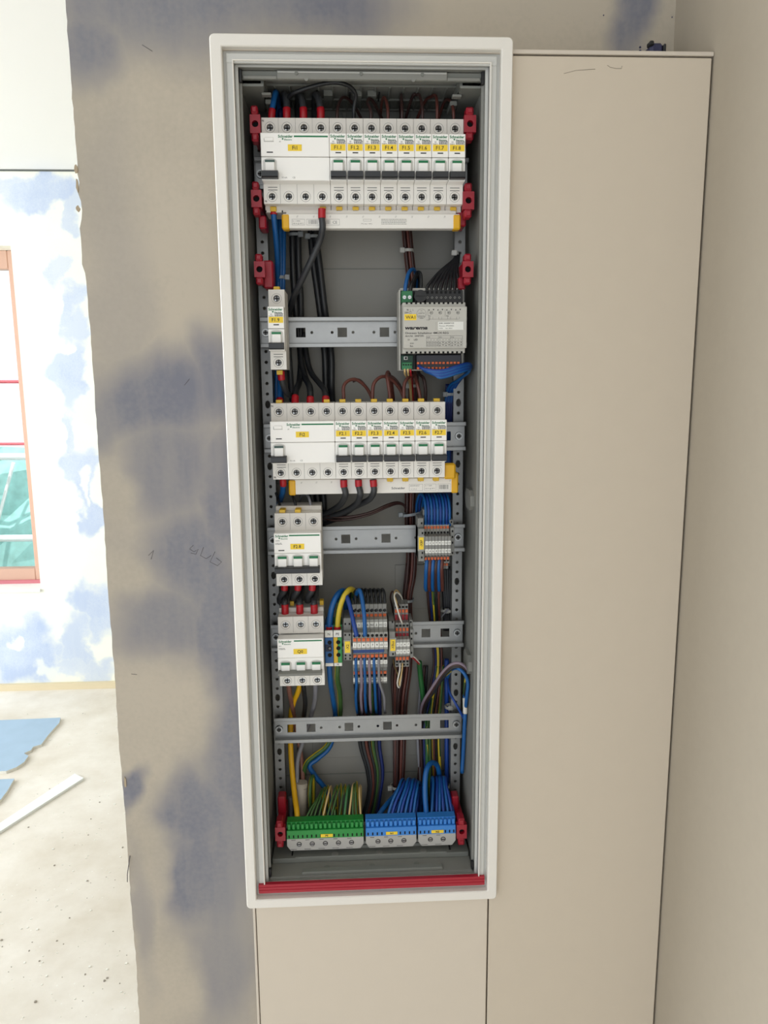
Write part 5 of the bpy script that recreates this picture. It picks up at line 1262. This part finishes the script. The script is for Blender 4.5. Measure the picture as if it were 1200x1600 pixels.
# --- left column below Q0
cable('cable', [(451, 1062, .89), (452, 1080, .90), (456, 1100, .925), (460, 1125, .945), (468, 1165, .948), (472, 1200, .948), (474, 1235, .93)], .0031, mat('pink_brown', (130, 88, 76), .45), 'pinkish brown cable from the left bottom terminal of Q0')
cable('cable', [(470, 1062, .905), (466, 1080, .91), (459, 1096, .925), (455, 1115, .94), (454, 1140, .945), (454, 1165, .945), (456, 1200, .935), (460, 1240, .915), (464, 1270, .895), (465, 1294, .886)], .0036, ygy, 'thick yellow earth cable running down to the green earth bar', mt2=capyel)
cable('cable', [(473, 1062, .89), (475, 1080, .90), (477, 1100, .925), (474, 1125, .945), (468, 1165, .948), (470, 1200, .95), (472, 1235, .935)], .0030, blackrub, 'black cable from the middle bottom terminal of Q0')
cable('cable', [(492, 1062, .89), (493, 1080, .90), (491, 1100, .925), (484, 1125, .945), (472, 1163, .945), (465, 1190, .943), (464, 1235, .925)], .0030, grey_w, 'grey cable from the right bottom terminal of Q0')
cd = thing('cable_sheath', 'beige outer sheath of the supply cable behind the earth bar', 'cable', P(470, 1300, .925))
part('sheath', lambda mb: mb.tube([P(470, 1310, .925)-P(470, 1300, .925), P(470, 1260, .928)-P(470, 1300, .925), P(471, 1222, .930)-P(470, 1300, .925)], .0078, conduit, seg=20), cd)
part('sheath_rim', lambda mb: mb.tube([P(471, 1230, .9302)-P(470, 1300, .925), P(471, 1226, .9302)-P(470, 1300, .925)], .0083, conduit, seg=20), cd)
cable('cable', [(455, 1300, .94), (455, 1270, .94), (454, 1245, .94)], .0030, grey_w, 'short grey cable left of the beige sheath')
cable('cable', [(485, 1262, .92), (484, 1240, .92), (486, 1218, .93), (490, 1216, .94), (490, 1260, .948)], .0024, ygy, 'yellow-green cable loop beside the beige sheath', mt2=ygg)
# PE wires
pe = [(476, 501, 1236), (482, 502, 1234), (488.7, 505, 1232), (496, 510, 1229), (503, 515, 1230), (509, 524, 1229), (515, 530, 1227), (523, 523, 1262), (529, 537, 1228), (537, 543, 1229), (544, 551, 1226), (551, 552, 1226), (557, 555, 1224), (564, 561, 1229)]
for k, (x, xt, yt) in enumerate(pe):
    m_, m2, cn = (tan, None, 'tan') if k in (4, 10, 13) else ((mat('plain_green_wire', (64, 118, 72), .45), None, 'plain green') if k == 9 else (ygy, ygg, 'yellow-green'))
    cable('wire', [(x, 1292, .886), (x+.3, 1284, .887), (x+(xt-x)*.35, 1265, .893), (x+(xt-x)*.85, yt+10, .908), (xt+1, yt, .922), (xt+3, yt+6, .938), (xt+3, 1300, .95)], .0013 if k != 9 else .0017, m_, '%s wire entering the green earth bar, %s from the left' % (cn, ORD[k]),
          'yellow-green wires of the earth bar' if cn == 'yellow-green' else None, mt2=m2, twist=.12)
n1 = [(605, 628, 1218), (611, 633, 1221), (620, 638, 1217), (625, 642, 1219), (632, 646, 1218), (639.5, 650, 1220), (645.5, 654, 1222)]
for k, (x, xt, yt) in enumerate(n1):
    cable('wire', [(x, 1291, .886), (x, 1280, .887), (x+(xt-x)*.3, 1255, .895), (x+(xt-x)*.75, 1232, .908), (xt, yt, .925), (xt+4, yt+10, .942), (xt+3, 1290, .95)], .0018, (blue, blue2)[k % 2], 'front blue wire entering bar N1, %s from the left' % ORD[k], 'blue wires of neutral bar N1')
    cable('wire', [(x+3, 1291, .890), (x+3, 1278, .893), (x+(xt-x)*.4+3, 1255, .902), (xt, 1236, .92), (xt+6, 1232, .94), (xt+4, 1290, .952)], .0017, blue2, 'blue wire behind the front wires of neutral bar N1', 'rear blue wires of neutral bar N1')
cable('cable', [(590, 1290, .89), (590, 1278, .893), (600, 1262, .905), (615, 1245, .925), (625, 1236, .94), (628, 1290, .955)], .0032, blue, 'thick blue cable bending into the left of neutral bar N1')
cable('cable', [(667, 1291, .886), (666, 1270, .888), (664, 1235, .893), (666, 1205, .902), (674, 1192, .915), (684, 1198, .93), (688, 1230, .945)], .0034, blue, 'thick light blue cable arching into neutral bar N2')
n2 = [(674, 677), (682, 683), (687, 687), (693.5, 690), (701, 694), (708, 697)]
for k, (x, xt) in enumerate(n2):
    cable('wire', [(x, 1290, .886), (x, 1278, .887), (x+(xt-x)*.5, 1250, .898), (xt, 1225, .915), (xt-1, 1214, .93), (xt-3, 1225, .945), (xt-3, 1290, .952)], .0018, (blue, blue2)[k % 2], 'front blue wire entering bar N2, %s from the left' % ORD[k], 'blue wires of neutral bar N2')
    cable('wire', [(x+3, 1290, .890), (x+2.5, 1278, .893), (x+(xt-x)*.5+2, 1250, .905), (xt+1, 1230, .925), (xt-2, 1222, .94), (xt-4, 1290, .954)], .0017, blue2, 'blue wire behind the front wires of neutral bar N2', 'rear blue wires of neutral bar N2')
for k, (xa, xb2, m_, nm) in enumerate(((653, 656, grey_w, 'grey'), (657, 654, dbrown, 'dark brown'), (661, 659, blackrub, 'black'), (676, 678, ygy, 'yellow-green'), (681, 682, blackrub, 'thick black'), (686, 688, ygy, 'right-hand yellow-green'))):
    cable('wire', [(xa+6, 1040, .95), (xa+3, 1090, .953), (xa, 1130, .953), (xa, 1165, .953), (xb2, 1220, .953), (xb2-2, 1295, .953)], .0020, m_, '%s wire running down behind neutral bar N2' % nm, mt2=ygg if m_ is ygy else None, twist=.1)
# cable ties
def tie_ring(px, py, Y, halfw, lab, m_=tie, head=(1, 0), dep=.008, ang=0.0):
    c = P(px, py, Y); e = P(px+halfw, py, Y); w = abs(e.x-c.x)
    t = thing('cable_tie', lab, 'cable tie', c)
    def f(mb):
        pts = []
        for k in range(17):
            a = 2*math.pi*k/16; pts.append(Vector((w*math.cos(a), dep*math.sin(a), w*math.cos(a)*math.tan(ang))))
        i = mb.mi(m_); h = .0017
        up = [[mb.bm.verts.new((p.x*s, p.y*s, p.z+dz)) for p in pts[:-1]] for s, dz in ((1, h), (1, -h), (.9, -h), (.9, h))]
        for A, B in zip(up, up[1:]+up[:1]):
            for k in range(16): mb.bm.faces.new((A[k], A[(k+1) % 16], B[(k+1) % 16], B[k])).material_index = i
    part('strap', f, t)
    part('head', lambda mb: mb.box(head[0]*w-.0030, head[0]*w+.0030, -dep*.5-.003, -dep*.5+.0015, -.0030, .0030, m_, .0006), t)
tie_ring(438, 434, .933, 10, 'grey cable tie round the blue cables above F1.9', head=(1.1, 0), dep=.007)
tie_ring(461, 367, .944, 10, 'grey cable tie round the left black cable pair', head=(.9, 0), dep=.007)
tie_ring(490, 370, .944, 10, 'grey cable tie round the right black cable pair', head=(-.9, 0), dep=.007)
tie_ring(638, 392, .950, 9, 'pale cable tie round the brown bundle above the actuator', tie_w, head=(-1.1, 0), dep=.009)
tie_ring(645, 603, .950, 9, 'pale cable tie round the brown bundle below the actuator', tie_w, head=(-.9, 0), dep=.009)
tie_ring(711, 396, .919, 6, 'pale cable tie holding the black wires to the right strut', tie_w, head=(-.3, 0), dep=.006)
tie_ring(702, 616, .938, 12, 'grey cable tie round the navy bundle', tie, head=(-.6, 0), dep=.009)
tie_ring(642, 803, .944, 18, 'grey cable tie with a long tail beside the XBP blocks', tie, head=(-.9, 0), dep=.008, ang=.15)
tie_ring(635, 937, .950, 12, 'grey cable tie round the brown bundle above the XBus blocks', tie, head=(-.8, 0), dep=.010)
tie_ring(700, 953, .948, 12, 'pale cable tie on the strut above the fifth rail', tie_w, head=(-.2, 0), dep=.007)
tie_ring(621, 1228, .948, 11, 'pale cable tie at the foot of the brown bundle', tie_w, head=(-1.1, 0), dep=.009)
tie_ring(702, 1226, .945, 8, 'pale cable tie beside the right strut above bar N2', tie_w, head=(.2, 0), dep=.007)
tie_ring(703, 1104, .935, 8, 'pale cable tie on the right strut above the lowest rail', tie_w, head=(0, 0), dep=.007)
